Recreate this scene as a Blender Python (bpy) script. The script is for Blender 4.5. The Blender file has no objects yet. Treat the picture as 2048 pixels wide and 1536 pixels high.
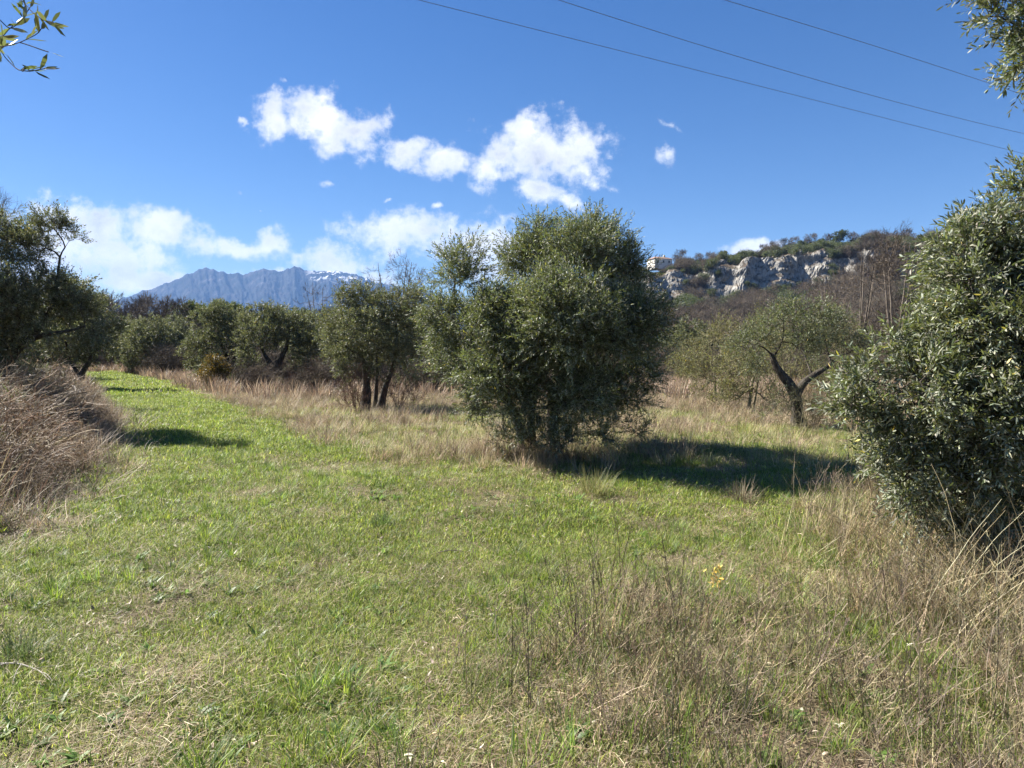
import bpy, math, random
import numpy as np
from mathutils import Vector

# ------------------------------------------------------------------ camera, sky, sun, exposure
scene = bpy.context.scene
F = 1462.0                       # focal length in pixels of a 2048 px wide picture
PITCH = math.radians(-2.66)
EYE = 1.6
cam_d = bpy.data.cameras.new("camera")
cam_d.sensor_width = 36.0
cam_d.lens = 36.0 * F / 2048.0
cam_d.clip_start = 0.05
cam_d.clip_end = 60000.0
cam = bpy.data.objects.new("camera", cam_d)
scene.collection.objects.link(cam)
cam.location = (0, 0, EYE)
cam.rotation_euler = (math.pi / 2 + PITCH, 0, 0)
scene.camera = cam

SUN_AZ = math.radians(-62)       # from +Y towards -X
SUN_EL = math.radians(41)
sun_dir = Vector((math.sin(SUN_AZ) * math.cos(SUN_EL), math.cos(SUN_AZ) * math.cos(SUN_EL), math.sin(SUN_EL)))
sl = bpy.data.lights.new("sun", 'SUN')
sl.energy = 5.0
sl.angle = math.radians(0.53)
sl.color = (1.0, 0.94, 0.86)
so = bpy.data.objects.new("sun", sl)
scene.collection.objects.link(so)
so.rotation_euler = sun_dir.to_track_quat('Z', 'Y').to_euler()
so.location = (-30, 20, 30)

scene.view_settings.view_transform = 'Standard'
scene.view_settings.look = 'None'
scene.view_settings.exposure = 1.75
scene.view_settings.gamma = 1.0

FW = np.array([0, math.cos(PITCH), math.sin(PITCH)])
UP = np.array([0, -math.sin(PITCH), math.cos(PITCH)])


def ray(u, v):
    return FW + np.array([1.0, 0, 0]) * (u - 1024) / F + UP * (768 - v) / F


def at(u, v, y):                 # the point seen at (u, v) whose distance along +Y is y
    r = ray(u, v)
    return np.array([0, 0, EYE]) + r * (y / r[1])


def on_ground(u, v):
    r = ray(u, v)
    return np.array([0, 0, EYE]) + r * (-EYE / r[2])


def proj(x, y, z=0.0):
    px, py, pz = x, y, z - EYE
    d = py * FW[1] + pz * FW[2]
    b = py * UP[1] + pz * UP[2]
    return 1024 + F * px / d, 768 - F * b / d


# ------------------------------------------------------------------ world
W = bpy.data.worlds.new("World")
scene.world = W
W.use_nodes = True
nt = W.node_tree
nt.nodes.clear()
N, L = nt.nodes, nt.links


def nd(kind, **kw):
    n = N.new(kind)
    for k, v in kw.items():
        setattr(n, k, v)
    return n


def mth(op, a, b=None, c=None, clamp=False):
    n = N.new('ShaderNodeMath')
    n.operation = op
    n.use_clamp = clamp
    for i, s in enumerate((a, b, c)):
        if s is None:
            continue
        if isinstance(s, (int, float)):
            n.inputs[i].default_value = s
        else:
            L.new(s, n.inputs[i])
    return n.outputs[0]


sky = nd('ShaderNodeTexSky')
sky.sky_type = 'NISHITA'
sky.sun_disc = False
sky.sun_elevation = SUN_EL
sky.sun_rotation = SUN_AZ
sky.altitude = 300
sky.air_density = 1.0
sky.dust_density = 0.25
sky.ozone_density = 3.0
tc = nd('ShaderNodeTexCoord')
sep = nd('ShaderNodeSeparateXYZ')
L.new(tc.outputs['Generated'], sep.inputs[0])
X, Y, Z = sep.outputs
Yp = mth('MAXIMUM', Y, 0.02)
S = mth('DIVIDE', X, Yp)
T = mth('DIVIDE', Z, Yp)
comb = nd('ShaderNodeCombineXYZ')
L.new(S, comb.inputs[0])
L.new(T, comb.inputs[1])
P0 = comb.outputs[0]


def noise(vec, scale, detail, rough=0.6, dist=0.0, off=(0, 0, 0), sc=(1, 1, 1)):
    m = nd('ShaderNodeMapping')
    m.inputs['Location'].default_value = off
    m.inputs['Scale'].default_value = sc
    L.new(vec, m.inputs[0])
    n = nd('ShaderNodeTexNoise')
    n.inputs['Scale'].default_value = scale
    n.inputs['Detail'].default_value = detail
    n.inputs['Roughness'].default_value = rough
    n.inputs['Distortion'].default_value = dist
    L.new(m.outputs[0], n.inputs['Vector'])
    return n


def vmath(op, a, b):
    n = nd('ShaderNodeVectorMath')
    n.operation = op
    for i, s in enumerate((a, b)):
        if isinstance(s, (tuple, list)):
            n.inputs[i].default_value = s
        else:
            L.new(s, n.inputs[i])
    return n.outputs[0]


# wispy warp of the cloud coordinates
wn = noise(P0, 9.0, 6, 0.65)
warp = vmath('MULTIPLY', vmath('SUBTRACT', wn.outputs['Color'], (0.5, 0.5, 0.5)), (0.060, 0.050, 0.0))
PW = vmath('ADD', P0, warp)

# cloud = ellipses of sky: centre u, v, half width, half height, tilt(deg), strength
CL = [(575, 160, 34, 16, 25, .50), (548, 236, 44, 40, 0, 1.0), (625, 222, 62, 44, 15, 1.15), (700, 258, 74, 44, 12, 1.1), (670, 296, 52, 18, 20, .8), (482, 246, 14, 12, 0, .6),
      (815, 300, 54, 30, 5, 1.0), (890, 318, 56, 34, 10, 1.0), (965, 345, 60, 36, 25, .9), (1060, 262, 60, 44, 10, 1.0), (1095, 300, 100, 62, 5, 1.15), (1010, 310, 50, 40, 0, .8), (1150, 305, 54, 50, 0, .8), (1190, 366, 40, 30, 10, .7), (1225, 310, 24, 24, 20, .45),
      (1075, 380, 56, 24, 5, 1.0), (1130, 400, 44, 20, 20, .8),
      (1342, 248, 48, 14, 28, .55), (1322, 305, 26, 34, -20, .55),
      (658, 362, 30, 18, 10, .65), (872, 409, 26, 10, 0, .65), (776, 400, 14, 8, -20, .45), (482, 382, 26, 12, 0, .35), (520, 418, 10, 6, 0, .4),
      (815, 464, 92, 30, -4, 1.15), (880, 500, 60, 26, 5, .9), (985, 500, 62, 50, 10, 1.2), (930, 520, 60, 30, 0, .8),
      (500, 494, 84, 20, 8, 1.0), (545, 492, 44, 24, 5, .9), (590, 512, 50, 14, 5, .6), (665, 528, 72, 30, 4, 1.1), (560, 545, 90, 12, 0, .7), (455, 548, 50, 10, 0, .8), (740, 560, 60, 22, 0, .9),
      (205, 450, 80, 40, 10, 1.1), (320, 460, 78, 34, 12, 1.1), (390, 480, 30, 12, 20, .6), (225, 515, 125, 46, 8, 1.05), (300, 560, 105, 26, 5, 1.1), (110, 480, 80, 60, 0, 1.1), (60, 560, 110, 50, 0, 1.0), (50, 424, 30, 14, 0, .5), (372, 560, 40, 24, 0, .9),
      (1497, 503, 44, 16, -8, 1.2)]
field = None
for (u, v, ru, rv, tilt, st) in CL:
    r = ray(u, v)
    cx, cy = r[0] / r[1], r[2] / r[1]
    m = nd('ShaderNodeMapping')
    m.vector_type = 'TEXTURE'
    m.inputs['Location'].default_value = (cx, cy, 0)
    m.inputs['Rotation'].default_value = (0, 0, -math.radians(tilt))
    m.inputs['Scale'].default_value = (ru / F * (1.22 if v < 430 else 1.4), rv / F * (1.22 if v < 430 else 1.4), 1)
    L.new(PW, m.inputs[0])
    ln = nd('ShaderNodeVectorMath')
    ln.operation = 'LENGTH'
    L.new(m.outputs[0], ln.inputs[0])
    e = mth('SUBTRACT', st, ln.outputs['Value'])
    field = e if field is None else mth('SMOOTH_MAX', field, e, 0.12)
n1 = noise(P0, 26.0, 9, 0.62)
n2 = noise(P0, 80.0, 6, 0.6)
nn = mth('ADD', mth('MULTIPLY', mth('SUBTRACT', n1.outputs['Fac'], 0.5), 2.7), mth('MULTIPLY', mth('SUBTRACT', n2.outputs['Fac'], 0.5), 0.45))
dens = mth('ADD', field, nn)
mr = nd('ShaderNodeMapRange')
mr.interpolation_type = 'SMOOTHSTEP'
mr.inputs['From Min'].default_value = -0.02
mr.inputs['From Max'].default_value = 0.85
L.new(dens, mr.inputs['Value'])
dfac = mth('MULTIPLY', mr.outputs[0], mth('GREATER_THAN', Y, 0.1))
# thick parts slightly grey, thin edges white
sn = noise(P0, 13.0, 6, 0.55, off=(3, 1, 0))
shade = mth('MULTIPLY', mth('MULTIPLY', mth('SUBTRACT', sn.outputs['Fac'], 0.42), 3.4, clamp=True), mth('MULTIPLY', mth('SUBTRACT', dens, 0.35), 1.6, clamp=True))
cc = nd('ShaderNodeMix')
cc.data_type = 'RGBA'
L.new(shade, cc.inputs['Factor'])
cc.inputs['A'].default_value = (7.2, 7.2, 7.2, 1)
cc.inputs['B'].default_value = (3.5, 3.75, 4.2, 1)
hs = nd('ShaderNodeHueSaturation')
hs.inputs['Saturation'].default_value = 1.34
hs.inputs['Value'].default_value = 0.68
hs.inputs['Hue'].default_value = 0.511
L.new(sky.outputs[0], hs.inputs['Color'])
mx = nd('ShaderNodeMix')
mx.data_type = 'RGBA'
L.new(dfac, mx.inputs['Factor'])
L.new(hs.outputs[0], mx.inputs['A'])
L.new(cc.outputs['Result'], mx.inputs['B'])
bg = nd('ShaderNodeBackground')
bg.inputs['Strength'].default_value = 0.051
L.new(mx.outputs['Result'], bg.inputs['Color'])
wo = nd('ShaderNodeOutputWorld')
L.new(bg.outputs[0], wo.inputs['Surface'])

# ------------------------------------------------------------------ helpers
C = scene.collection
rng = np.random.default_rng(7)


def vnoise(x, y, seed=0):
    xi = np.floor(x).astype(np.int64)
    yi = np.floor(y).astype(np.int64)
    fx = x - xi
    fy = y - yi
    fx = fx * fx * (3 - 2 * fx)
    fy = fy * fy * (3 - 2 * fy)

    def h(a, b):
        n = (a * 374761393 + b * 668265263 + seed * 982451653) & 0xffffffff
        n = ((n ^ (n >> 13)) * 1274126177) & 0xffffffff
        n = n ^ (n >> 16)
        return (n & 0xffff) / 65535.0
    return (h(xi, yi) * (1 - fx) + h(xi + 1, yi) * fx) * (1 - fy) + (h(xi, yi + 1) * (1 - fx) + h(xi + 1, yi + 1) * fx) * fy


def fbm(x, y, oct=5, seed=0, g=0.5):
    x = np.asarray(x, float)
    y = np.asarray(y, float)
    s = 0
    a = 1.0
    t = 0
    for i in range(oct):
        s = s + a * vnoise(x * 2 ** i + i * 17.3, y * 2 ** i + i * 9.1, seed + i)
        t += a
        a *= g
    return s / t


def ridged(x, y, oct=5, seed=0, g=0.55):
    s = 0
    a = 1.0
    t = 0
    for i in range(oct):
        n = vnoise(x * 2 ** i + i * 17.3, y * 2 ** i + i * 9.1, seed + i)
        s = s + a * (1 - np.abs(2 * n - 1))
        t += a
        a *= g
    return s / t


def make_mesh(name, V, faces, mats, mat_idx=None, col=None, smooth=False):
    """V (n,3); faces: list of index arrays (m,k)"""
    me = bpy.data.meshes.new(name)
    faces = [np.asarray(f, np.int32) for f in faces if len(f)]
    nl = sum(f.size for f in faces)
    nf = sum(len(f) for f in faces)
    me.vertices.add(len(V))
    me.vertices.foreach_set('co', np.ascontiguousarray(V, np.float32).ravel())
    me.loops.add(nl)
    me.loops.foreach_set('vertex_index', np.concatenate([f.ravel() for f in faces]))
    me.polygons.add(nf)
    tot = np.concatenate([np.full(len(f), f.shape[1], np.int32) for f in faces])
    st = np.concatenate([[0], np.cumsum(tot)[:-1]]).astype(np.int32)
    me.polygons.foreach_set('loop_start', st)
    if mat_idx is not None:
        me.polygons.foreach_set('material_index', np.ascontiguousarray(mat_idx, np.int32))
    me.update(calc_edges=True)
    if smooth:
        me.polygons.foreach_set('use_smooth', np.ones(nf, bool))
    else:
        me.polygons.foreach_set('use_smooth', np.zeros(nf, bool))
    if col is not None:
        a = me.attributes.new('col', 'FLOAT_COLOR', 'POINT')
        c = np.ones((len(V), 4), np.float32)
        c[:, :3] = col
        a.data.foreach_set('color', c.ravel())
    for m in mats:
        me.materials.append(m)
    me.validate()
    return me


class Geo:
    """collects vertices and faces of one mesh"""
    def __init__(self):
        self.V = []
        self.F = {3: [], 4: []}
        self.M = {3: [], 4: []}
        self.C = []
        self.n = 0

    def add(self, V, faces, mat=0, col=(1, 1, 1)):
        V = np.asarray(V, float).reshape(-1, 3)
        c = np.empty((len(V), 3))
        c[:] = col
        self.V.append(V)
        self.C.append(c)
        for f in faces:
            f = np.asarray(f)
            if len(f):
                self.F[f.shape[1]].append(f + self.n)
                self.M[f.shape[1]].append(np.full(len(f), mat))
        self.n += len(V)

    def mesh(self, name, mats, smooth=False):
        fs, ms = [], []
        for k in (3, 4):
            if self.F[k]:
                fs.append(np.concatenate(self.F[k]))
                ms.append(np.concatenate(self.M[k]))
        return make_mesh(name, np.concatenate(self.V), fs, mats, np.concatenate(ms), np.concatenate(self.C), smooth)


def norm(a):
    return a / (np.linalg.norm(a, axis=-1, keepdims=True) + 1e-9)


def perp(d):
    ref = np.where(np.abs(d[..., 2:3]) < 0.9, np.array([0, 0, 1.0]), np.array([1.0, 0, 0]))
    a = norm(np.cross(d, ref))
    b = np.cross(d, a)
    return a, b


def segs(g, A, B, ra, rb, sides=3, mat=0, col=(1, 1, 1)):
    """independent thin tapered prisms A->B"""
    A = np.asarray(A, float)
    B = np.asarray(B, float)
    n = len(A)
    if n == 0:
        return
    d = norm(B - A)
    a, b = perp(d)
    ang = np.arange(sides) * 2 * math.pi / sides
    ca, sa = np.cos(ang), np.sin(ang)
    ring = a[:, None, :] * ca[None, :, None] + b[:, None, :] * sa[None, :, None]
    ra = np.broadcast_to(np.asarray(ra, float), (n,))
    rb = np.broadcast_to(np.asarray(rb, float), (n,))
    V = np.concatenate([A[:, None] + ring * ra[:, None, None], B[:, None] + ring * rb[:, None, None]], 1)
    base = np.arange(n)[:, None] * (2 * sides)
    fs = []
    for k in range(sides):
        k2 = (k + 1) % sides
        fs.append(np.stack([base[:, 0] + k, base[:, 0] + k2, base[:, 0] + sides + k2, base[:, 0] + sides + k], 1))
    c = np.asarray(col, float)
    if c.ndim == 2:
        c = np.repeat(c, 2 * sides, 0)
    g.add(V.reshape(-1, 3), [np.concatenate(fs)], mat, c)


def tube(g, pts, rad, sides=8, mat=0, col=(1, 1, 1), rough=0.0, seed=0):
    pts = np.asarray(pts, float)
    rad = np.asarray(rad, float)
    n = len(pts)
    d = norm(np.gradient(pts, axis=0))
    ref = norm(np.array([0.31, 0.87, 0.2]))
    a = norm(np.cross(d, ref))
    b = np.cross(d, a)
    ang = np.arange(sides) * 2 * math.pi / sides
    r = rad[:, None] * np.ones(sides)
    if rough:
        rr = np.random.default_rng(seed)
        lobes = 1 + rough * np.cos(3 * ang + 1.0)[None] * 0.6 + rough * np.cos(5 * ang + np.linspace(0, 3, n)[:, None])
        r = r * lobes * (1 + rough * rr.normal(0, .5, (n, sides)))
    V = pts[:, None] + (a[:, None] * np.cos(ang)[None, :, None] + b[:, None] * np.sin(ang)[None, :, None]) * r[..., None]
    i = np.arange(n - 1)[:, None] * sides
    k = np.arange(sides)[None]
    k2 = (k + 1) % sides
    Fq = np.stack([i + k, i + k2, i + sides + k2, i + sides + k], -1).reshape(-1, 4)
    g.add(V.reshape(-1, 3), [Fq], mat, col)
    tip = n * sides
    g.add(pts[-1:] + d[-1:] * rad[-1], [], mat, col)
    kk = np.arange(sides)
    base = g.n - 1 - sides
    g.F[3].append(np.stack([base + kk, base + (kk + 1) % sides, np.full(sides, g.n - 1)], 1))
    g.M[3].append(np.full(sides, mat))


def smooth_path(pts, rad, step=0.12, wob=0.0, r=None):
    pts = np.asarray(pts, float)
    rad = np.asarray(rad, float)
    s = np.concatenate([[0], np.cumsum(np.linalg.norm(np.diff(pts, axis=0), axis=1))])
    n = max(4, int(s[-1] / step))
    t = np.linspace(0, s[-1], n)
    # catmull-like smoothing by cubic interpolation through repeated averaging
    out = np.stack([np.interp(t, s, pts[:, k]) for k in range(3)], 1)
    for _ in range(2):
        o = out.copy()
        o[1:-1] = (out[:-2] + 2 * out[1:-1] + out[2:]) / 4
        out = o
    if wob and r is not None:
        w = r.normal(0, wob, (n, 3))
        w[0] = 0
        for _ in range(2):
            w[1:-1] = (w[:-2] + w[1:-1] + w[2:]) / 3
        out = out + w
    return out, np.interp(t, s, rad)


def link(name, me, parent=None, **props):
    o = bpy.data.objects.new(name, me)
    C.objects.link(o)
    if parent is not None:
        o.parent = parent
    for k, v in props.items():
        o[k] = v
    return o


def empty(name, loc, label, cat, group=None):
    o = bpy.data.objects.new(name, None)
    C.objects.link(o)
    o.location = loc
    o.empty_display_size = 0.3
    o['label'] = label
    o['category'] = cat
    if group:
        o['group'] = group
    return o


def copy_thing(src, loc, rz, sc, label):
    o = src.copy()
    C.objects.link(o)
    o.location = loc
    o.rotation_euler = (0, 0, rz)
    o.scale = (sc, sc, sc)
    o['label'] = label
    for ch in src.children:
        c = ch.copy()
        C.objects.link(c)
        c.parent = o
    return o


# ------------------------------------------------------------------ materials
def material(name):
    m = bpy.data.materials.new(name)
    m.use_nodes = True
    t = m.node_tree
    t.nodes.clear()
    out = t.nodes.new('ShaderNodeOutputMaterial')
    return m, t, out


def leaf_mat(name, upper, lower, rough=0.55, trans=0.22, tcol=(0.25, 0.32, 0.06), spec=0.32, inst=False):
    m, t, out = material(name)
    n, l = t.nodes, t.links
    geo = n.new('ShaderNodeNewGeometry')
    at_ = n.new('ShaderNodeAttribute')
    at_.attribute_name = 'col'
    mix = n.new('ShaderNodeMix')
    mix.data_type = 'RGBA'
    mix.inputs['A'].default_value = (*upper, 1)
    mix.inputs['B'].default_value = (*lower, 1)
    l.new(geo.outputs['Backfacing'], mix.inputs['Factor'])
    mul = n.new('ShaderNodeMix')
    mul.data_type = 'RGBA'
    mul.blend_type = 'MULTIPLY'
    mul.inputs['Factor'].default_value = 1.0
    l.new(mix.outputs['Result'], mul.inputs['A'])
    oi = n.new('ShaderNodeObjectInfo')
    rm = n.new('ShaderNodeMapRange')
    rm.inputs['To Min'].default_value = 0.62
    rm.inputs['To Max'].default_value = 1.3
    l.new(oi.outputs['Random'], rm.inputs['Value'])
    vm = n.new('ShaderNodeVectorMath')
    vm.operation = 'SCALE'
    l.new(at_.outputs['Color'], vm.inputs[0])
    if inst:
        l.new(rm.outputs[0], vm.inputs['Scale'])
    else:
        vm.inputs['Scale'].default_value = 1.0
    l.new(vm.outputs[0], mul.inputs['B'])
    p = n.new('ShaderNodeBsdfPrincipled')
    l.new(mul.outputs['Result'], p.inputs['Base Color'])
    p.inputs['Roughness'].default_value = rough
    p.inputs['Specular IOR Level'].default_value = spec
    tr = n.new('ShaderNodeBsdfTranslucent')
    m2 = n.new('ShaderNodeMix')
    m2.data_type = 'RGBA'
    m2.blend_type = 'MULTIPLY'
    m2.inputs['Factor'].default_value = 1.0
    m2.inputs['A'].default_value = (*tcol, 1)
    l.new(at_.outputs['Color'], m2.inputs['B'])
    l.new(m2.outputs['Result'], tr.inputs['Color'])
    ms = n.new('ShaderNodeMixShader')
    ms.inputs[0].default_value = trans
    l.new(p.outputs[0], ms.inputs[1])
    l.new(tr.outputs[0], ms.inputs[2])
    l.new(ms.outputs[0], out.inputs['Surface'])
    return m


def blade_mat(name, trans=0.35, rough=0.5, tmul=1.3):
    """grass: colour comes from the blade's own colour attribute"""
    m, t, out = material(name)
    n, l = t.nodes, t.links
    at_ = n.new('ShaderNodeAttribute')
    at_.attribute_name = 'col'
    oi = n.new('ShaderNodeObjectInfo')
    hs = n.new('ShaderNodeHueSaturation')
    mr = n.new('ShaderNodeMapRange')
    mr.inputs['To Min'].default_value = 0.62
    mr.inputs['To Max'].default_value = 1.34
    l.new(oi.outputs['Random'], mr.inputs['Value'])
    l.new(mr.outputs[0], hs.inputs['Value'])
    l.new(at_.outputs['Color'], hs.inputs['Color'])
    p = n.new('ShaderNodeBsdfPrincipled')
    l.new(hs.outputs[0], p.inputs['Base Color'])
    p.inputs['Roughness'].default_value = rough
    p.inputs['Specular IOR Level'].default_value = 0.35
    tr = n.new('ShaderNodeBsdfTranslucent')
    h2 = n.new('ShaderNodeHueSaturation')
    h2.inputs['Value'].default_value = tmul
    l.new(hs.outputs[0], h2.inputs['Color'])
    l.new(h2.outputs[0], tr.inputs['Color'])
    ms = n.new('ShaderNodeMixShader')
    ms.inputs[0].default_value = trans
    l.new(p.outputs[0], ms.inputs[1])
    l.new(tr.outputs[0], ms.inputs[2])
    l.new(ms.outputs[0], out.inputs['Surface'])
    return m


def bark_mat(name, c1, c2, scale=12.0, bump=0.5, inst=False):
    m, t, out = material(name)
    n, l = t.nodes, t.links
    tcn = n.new('ShaderNodeTexCoord')
    mp = n.new('ShaderNodeMapping')
    mp.inputs['Scale'].default_value = (1, 1, 0.35)
    l.new(tcn.outputs['Object'], mp.inputs[0])
    nz = n.new('ShaderNodeTexNoise')
    nz.inputs['Scale'].default_value = scale
    nz.inputs['Detail'].default_value = 8
    nz.inputs['Roughness'].default_value = 0.7
    l.new(mp.outputs[0], nz.inputs['Vector'])
    cr = n.new('ShaderNodeValToRGB')
    cr.color_ramp.elements[0].color = (*c1, 1)
    cr.color_ramp.elements[1].color = (*c2, 1)
    cr.color_ramp.elements[0].position = 0.35
    cr.color_ramp.elements[1].position = 0.68
    l.new(nz.outputs['Fac'], cr.inputs[0])
    at_ = n.new('ShaderNodeAttribute')
    at_.attribute_name = 'col'
    mul = n.new('ShaderNodeMix')
    mul.data_type = 'RGBA'
    mul.blend_type = 'MULTIPLY'
    mul.inputs['Factor'].default_value = 1.0
    l.new(cr.outputs[0], mul.inputs['A'])
    oi = n.new('ShaderNodeObjectInfo')
    rm = n.new('ShaderNodeMapRange')
    rm.inputs['To Min'].default_value = 0.62
    rm.inputs['To Max'].default_value = 1.3
    l.new(oi.outputs['Random'], rm.inputs['Value'])
    vm = n.new('ShaderNodeVectorMath')
    vm.operation = 'SCALE'
    l.new(at_.outputs['Color'], vm.inputs[0])
    if inst:
        l.new(rm.outputs[0], vm.inputs['Scale'])
    else:
        vm.inputs['Scale'].default_value = 1.0
    l.new(vm.outputs[0], mul.inputs['B'])
    p = n.new('ShaderNodeBsdfPrincipled')
    l.new(mul.outputs['Result'], p.inputs['Base Color'])
    p.inputs['Roughness'].default_value = 0.9
    p.inputs['Specular IOR Level'].default_value = 0.2
    bp = n.new('ShaderNodeBump')
    bp.inputs['Strength'].default_value = bump
    bp.inputs['Distance'].default_value = 0.03
    l.new(nz.outputs['Fac'], bp.inputs['Height'])
    l.new(bp.outputs[0], p.inputs['Normal'])
    l.new(p.outputs[0], out.inputs['Surface'])
    return m


M_OLIVE = leaf_mat('olive_leaf', (0.082, 0.099, 0.046), (0.25, 0.265, 0.19), trans=0.27, tcol=(0.20, 0.235, 0.06))
M_OLIVE_D = leaf_mat('olive_leaf_dark', (0.086, 0.097, 0.048), (0.22, 0.225, 0.155), trans=0.26, tcol=(0.18, 0.20, 0.065))
M_SCRUB = leaf_mat('scrub_leaf', (0.046, 0.056, 0.030), (0.07, 0.08, 0.045), trans=0.15, rough=0.6, inst=True)
M_BARK = bark_mat('olive_bark', (0.022, 0.018, 0.014), (0.115, 0.10, 0.08), 16, 1.0)
M_TWIG = bark_mat('bare_twig_bark', (0.115, 0.095, 0.072), (0.25, 0.21, 0.165), 6, 0.1, True)
M_BLADE = blade_mat('grass_blade', 0.38)
M_DRY = blade_mat('dry_grass_blade', 0.25, 0.6, 1.1)

# ------------------------------------------------------------------ ground
PATH_L = np.array([[-2.5, 1.0], [-4.0, 5.5], [-4.9, 9.0], [-8.2, 15.6], [-12.8, 23.0], [-22.5, 39.0], [-34, 60]])


def left_dist(x, y):             # how far a point lies left of the path's left edge
    return np.interp(y, PATH_L[:, 1], PATH_L[:, 0]) - x


def hz(x, y):
    x = np.asarray(x, float)
    y = np.asarray(y, float)
    near = np.exp(-((x ** 2 + y ** 2) / 60.0 ** 2))
    h = (fbm(x * 0.35, y * 0.35, 3, 3) - 0.5) * 0.14 * near + (fbm(x * 1.7, y * 1.7, 3, 5) - 0.5) * 0.07 * near
    ld = left_dist(x, y)
    h = h + 0.35 * np.clip((ld - 0.2) / 2.0, 0, 1) * np.exp(-(np.clip(y - 18, 0, 999) / 12) ** 2)
    # the land rises slowly towards the woods on the left
    far = np.clip((y - 60) / 80, 0, 1)
    h = h + 4.5 * far ** 2 * (3 - 2 * far) * np.clip((-x + 10) / 60, 0, 1) * np.exp(-((np.hypot(x, y)) / 900) ** 2)
    return h


def warp_axis(n, near, far):
    t = np.linspace(-1, 1, n)
    return np.sign(t) * (near * np.abs(t) + (far - near) * np.abs(t) ** 7)


gx = warp_axis(361, 60, 9200)
gy = warp_axis(361, 60, 9200)
XX, YY = np.meshgrid(gx, gy)
ZZ = hz(XX, YY)
nx = len(gx)
ii = (np.arange(nx - 1)[:, None] * nx + np.arange(nx - 1)[None]).ravel()
QF = np.stack([ii, ii + 1, ii + nx + 1, ii + nx], 1)

LAWN = np.array([(160, 744), (240, 744), (340, 765), (430, 800), (530, 838), (630, 885), (740, 918), (860, 950), (980, 985), (1100, 1003), (1250, 985), (1400, 975), (1560, 980), (1700, 970), (1740, 1000), (1640, 1040), (1560, 1085), (1450, 1105), (1300, 1130), (1200, 1190), (1100, 1270), (1000, 1360), (880, 1450), (800, 1560), (-900, 1560), (-900, 1300), (0, 1100), (120, 1060), (250, 1000), (252, 930), (240, 870), (200, 820), (165, 780)], float)


def inside(poly, u, v):
    res = np.zeros(len(u), bool)
    x0, y0 = poly[-1]
    for x1, y1 in poly:
        c = ((y0 > v) != (y1 > v)) & (u < (x1 - x0) * (v - y0) / ((y1 - y0) + 1e-9) + x0)
        res ^= c
        x0, y0 = x1, y1
    return res


def lawn_mask(x, y, jit=14, r=None):
    """True on the mown green ground (the lawn outline was read off the picture's ground plane)"""
    y_ = np.maximum(y, 1.4)
    u, v = proj(x, y_)
    if r is not None:
        s = jit * np.clip((v - 700) / 200.0, 0.15, 2.5)
        u = u + r.normal(0, 1, len(u)) * s * 1.6
        v = v + r.normal(0, 1, len(u)) * s * 0.6
    return inside(LAWN, u, v)


m_ = (YY.ravel() > 1.4) & (YY.ravel() < 70) & (np.abs(XX.ravel()) < 60)
green = np.zeros(XX.size)
acc = 0
for k in range(6):
    acc = acc + lawn_mask(XX.ravel(), YY.ravel(), 16, np.random.default_rng(k)).astype(float)
green = np.where(m_, acc / 6, 0.15)
gc = np.stack([green, green, green], 1)

m, t, out = material('meadow_ground')
n, l = t.nodes, t.links
at_ = n.new('ShaderNodeAttribute')
at_.attribute_name = 'col'
geo = n.new('ShaderNodeNewGeometry')


def tnoise(scale, detail=6, rough=0.65, off=0.0):
    mp = n.new('ShaderNodeMapping')
    mp.inputs['Location'].default_value = (off, off * 0.7, 0)
    l.new(geo.outputs['Position'], mp.inputs[0])
    z = n.new('ShaderNodeTexNoise')
    z.inputs['Scale'].default_value = scale
    z.inputs['Detail'].default_value = detail
    z.inputs['Roughness'].default_value = rough
    l.new(mp.outputs[0], z.inputs['Vector'])
    return z.outputs['Fac']


def ramp(fac, stops):
    cr = n.new('ShaderNodeValToRGB')
    e = cr.color_ramp.elements
    while len(e) < len(stops):
        e.new(0.5)
    for k, (p_, c_) in enumerate(stops):
        e[k].position = p_
        e[k].color = (*c_, 1)
    l.new(fac, cr.inputs[0])
    return cr.outputs[0]


grn = ramp(tnoise(14), [(0.3, (0.035, 0.045, 0.014)), (0.5, (0.09, 0.12, 0.026)), (0.68, (0.17, 0.155, 0.07))])
dry = ramp(tnoise(11, off=4), [(0.3, (0.075, 0.052, 0.034)), (0.5, (0.19, 0.145, 0.095)), (0.7, (0.30, 0.235, 0.155))])
patch = ramp(tnoise(1.3, 5, 0.7, 9), [(0.42, (0, 0, 0)), (0.62, (1, 1, 1))])
mA = n.new('ShaderNodeMix')
mA.data_type = 'RGBA'
l.new(patch, mA.inputs['Factor'])
l.new(grn, mA.inputs['A'])
l.new(dry, mA.inputs['B'])
mB = n.new('ShaderNodeMix')
mB.data_type = 'RGBA'
l.new(at_.outputs['Fac'], mB.inputs['Factor'])
l.new(dry, mB.inputs['A'])
l.new(mA.outputs['Result'], mB.inputs['B'])
p = n.new('ShaderNodeBsdfPrincipled')
l.new(mB.outputs['Result'], p.inputs['Base Color'])
p.inputs['Roughness'].default_value = 1.0
p.inputs['Specular IOR Level'].default_value = 0.1
bp = n.new('ShaderNodeBump')
bp.inputs['Strength'].default_value = 0.9
bp.inputs['Distance'].default_value = 0.04
l.new(tnoise(30, 6, 0.7), bp.inputs['Height'])
l.new(bp.outputs[0], p.inputs['Normal'])
l.new(p.outputs[0], out.inputs['Surface'])
me = make_mesh('ground', np.stack([XX.ravel(), YY.ravel(), ZZ.ravel()], 1), [QF], [m], None, gc, True)
link('ground', me, kind='structure')


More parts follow.
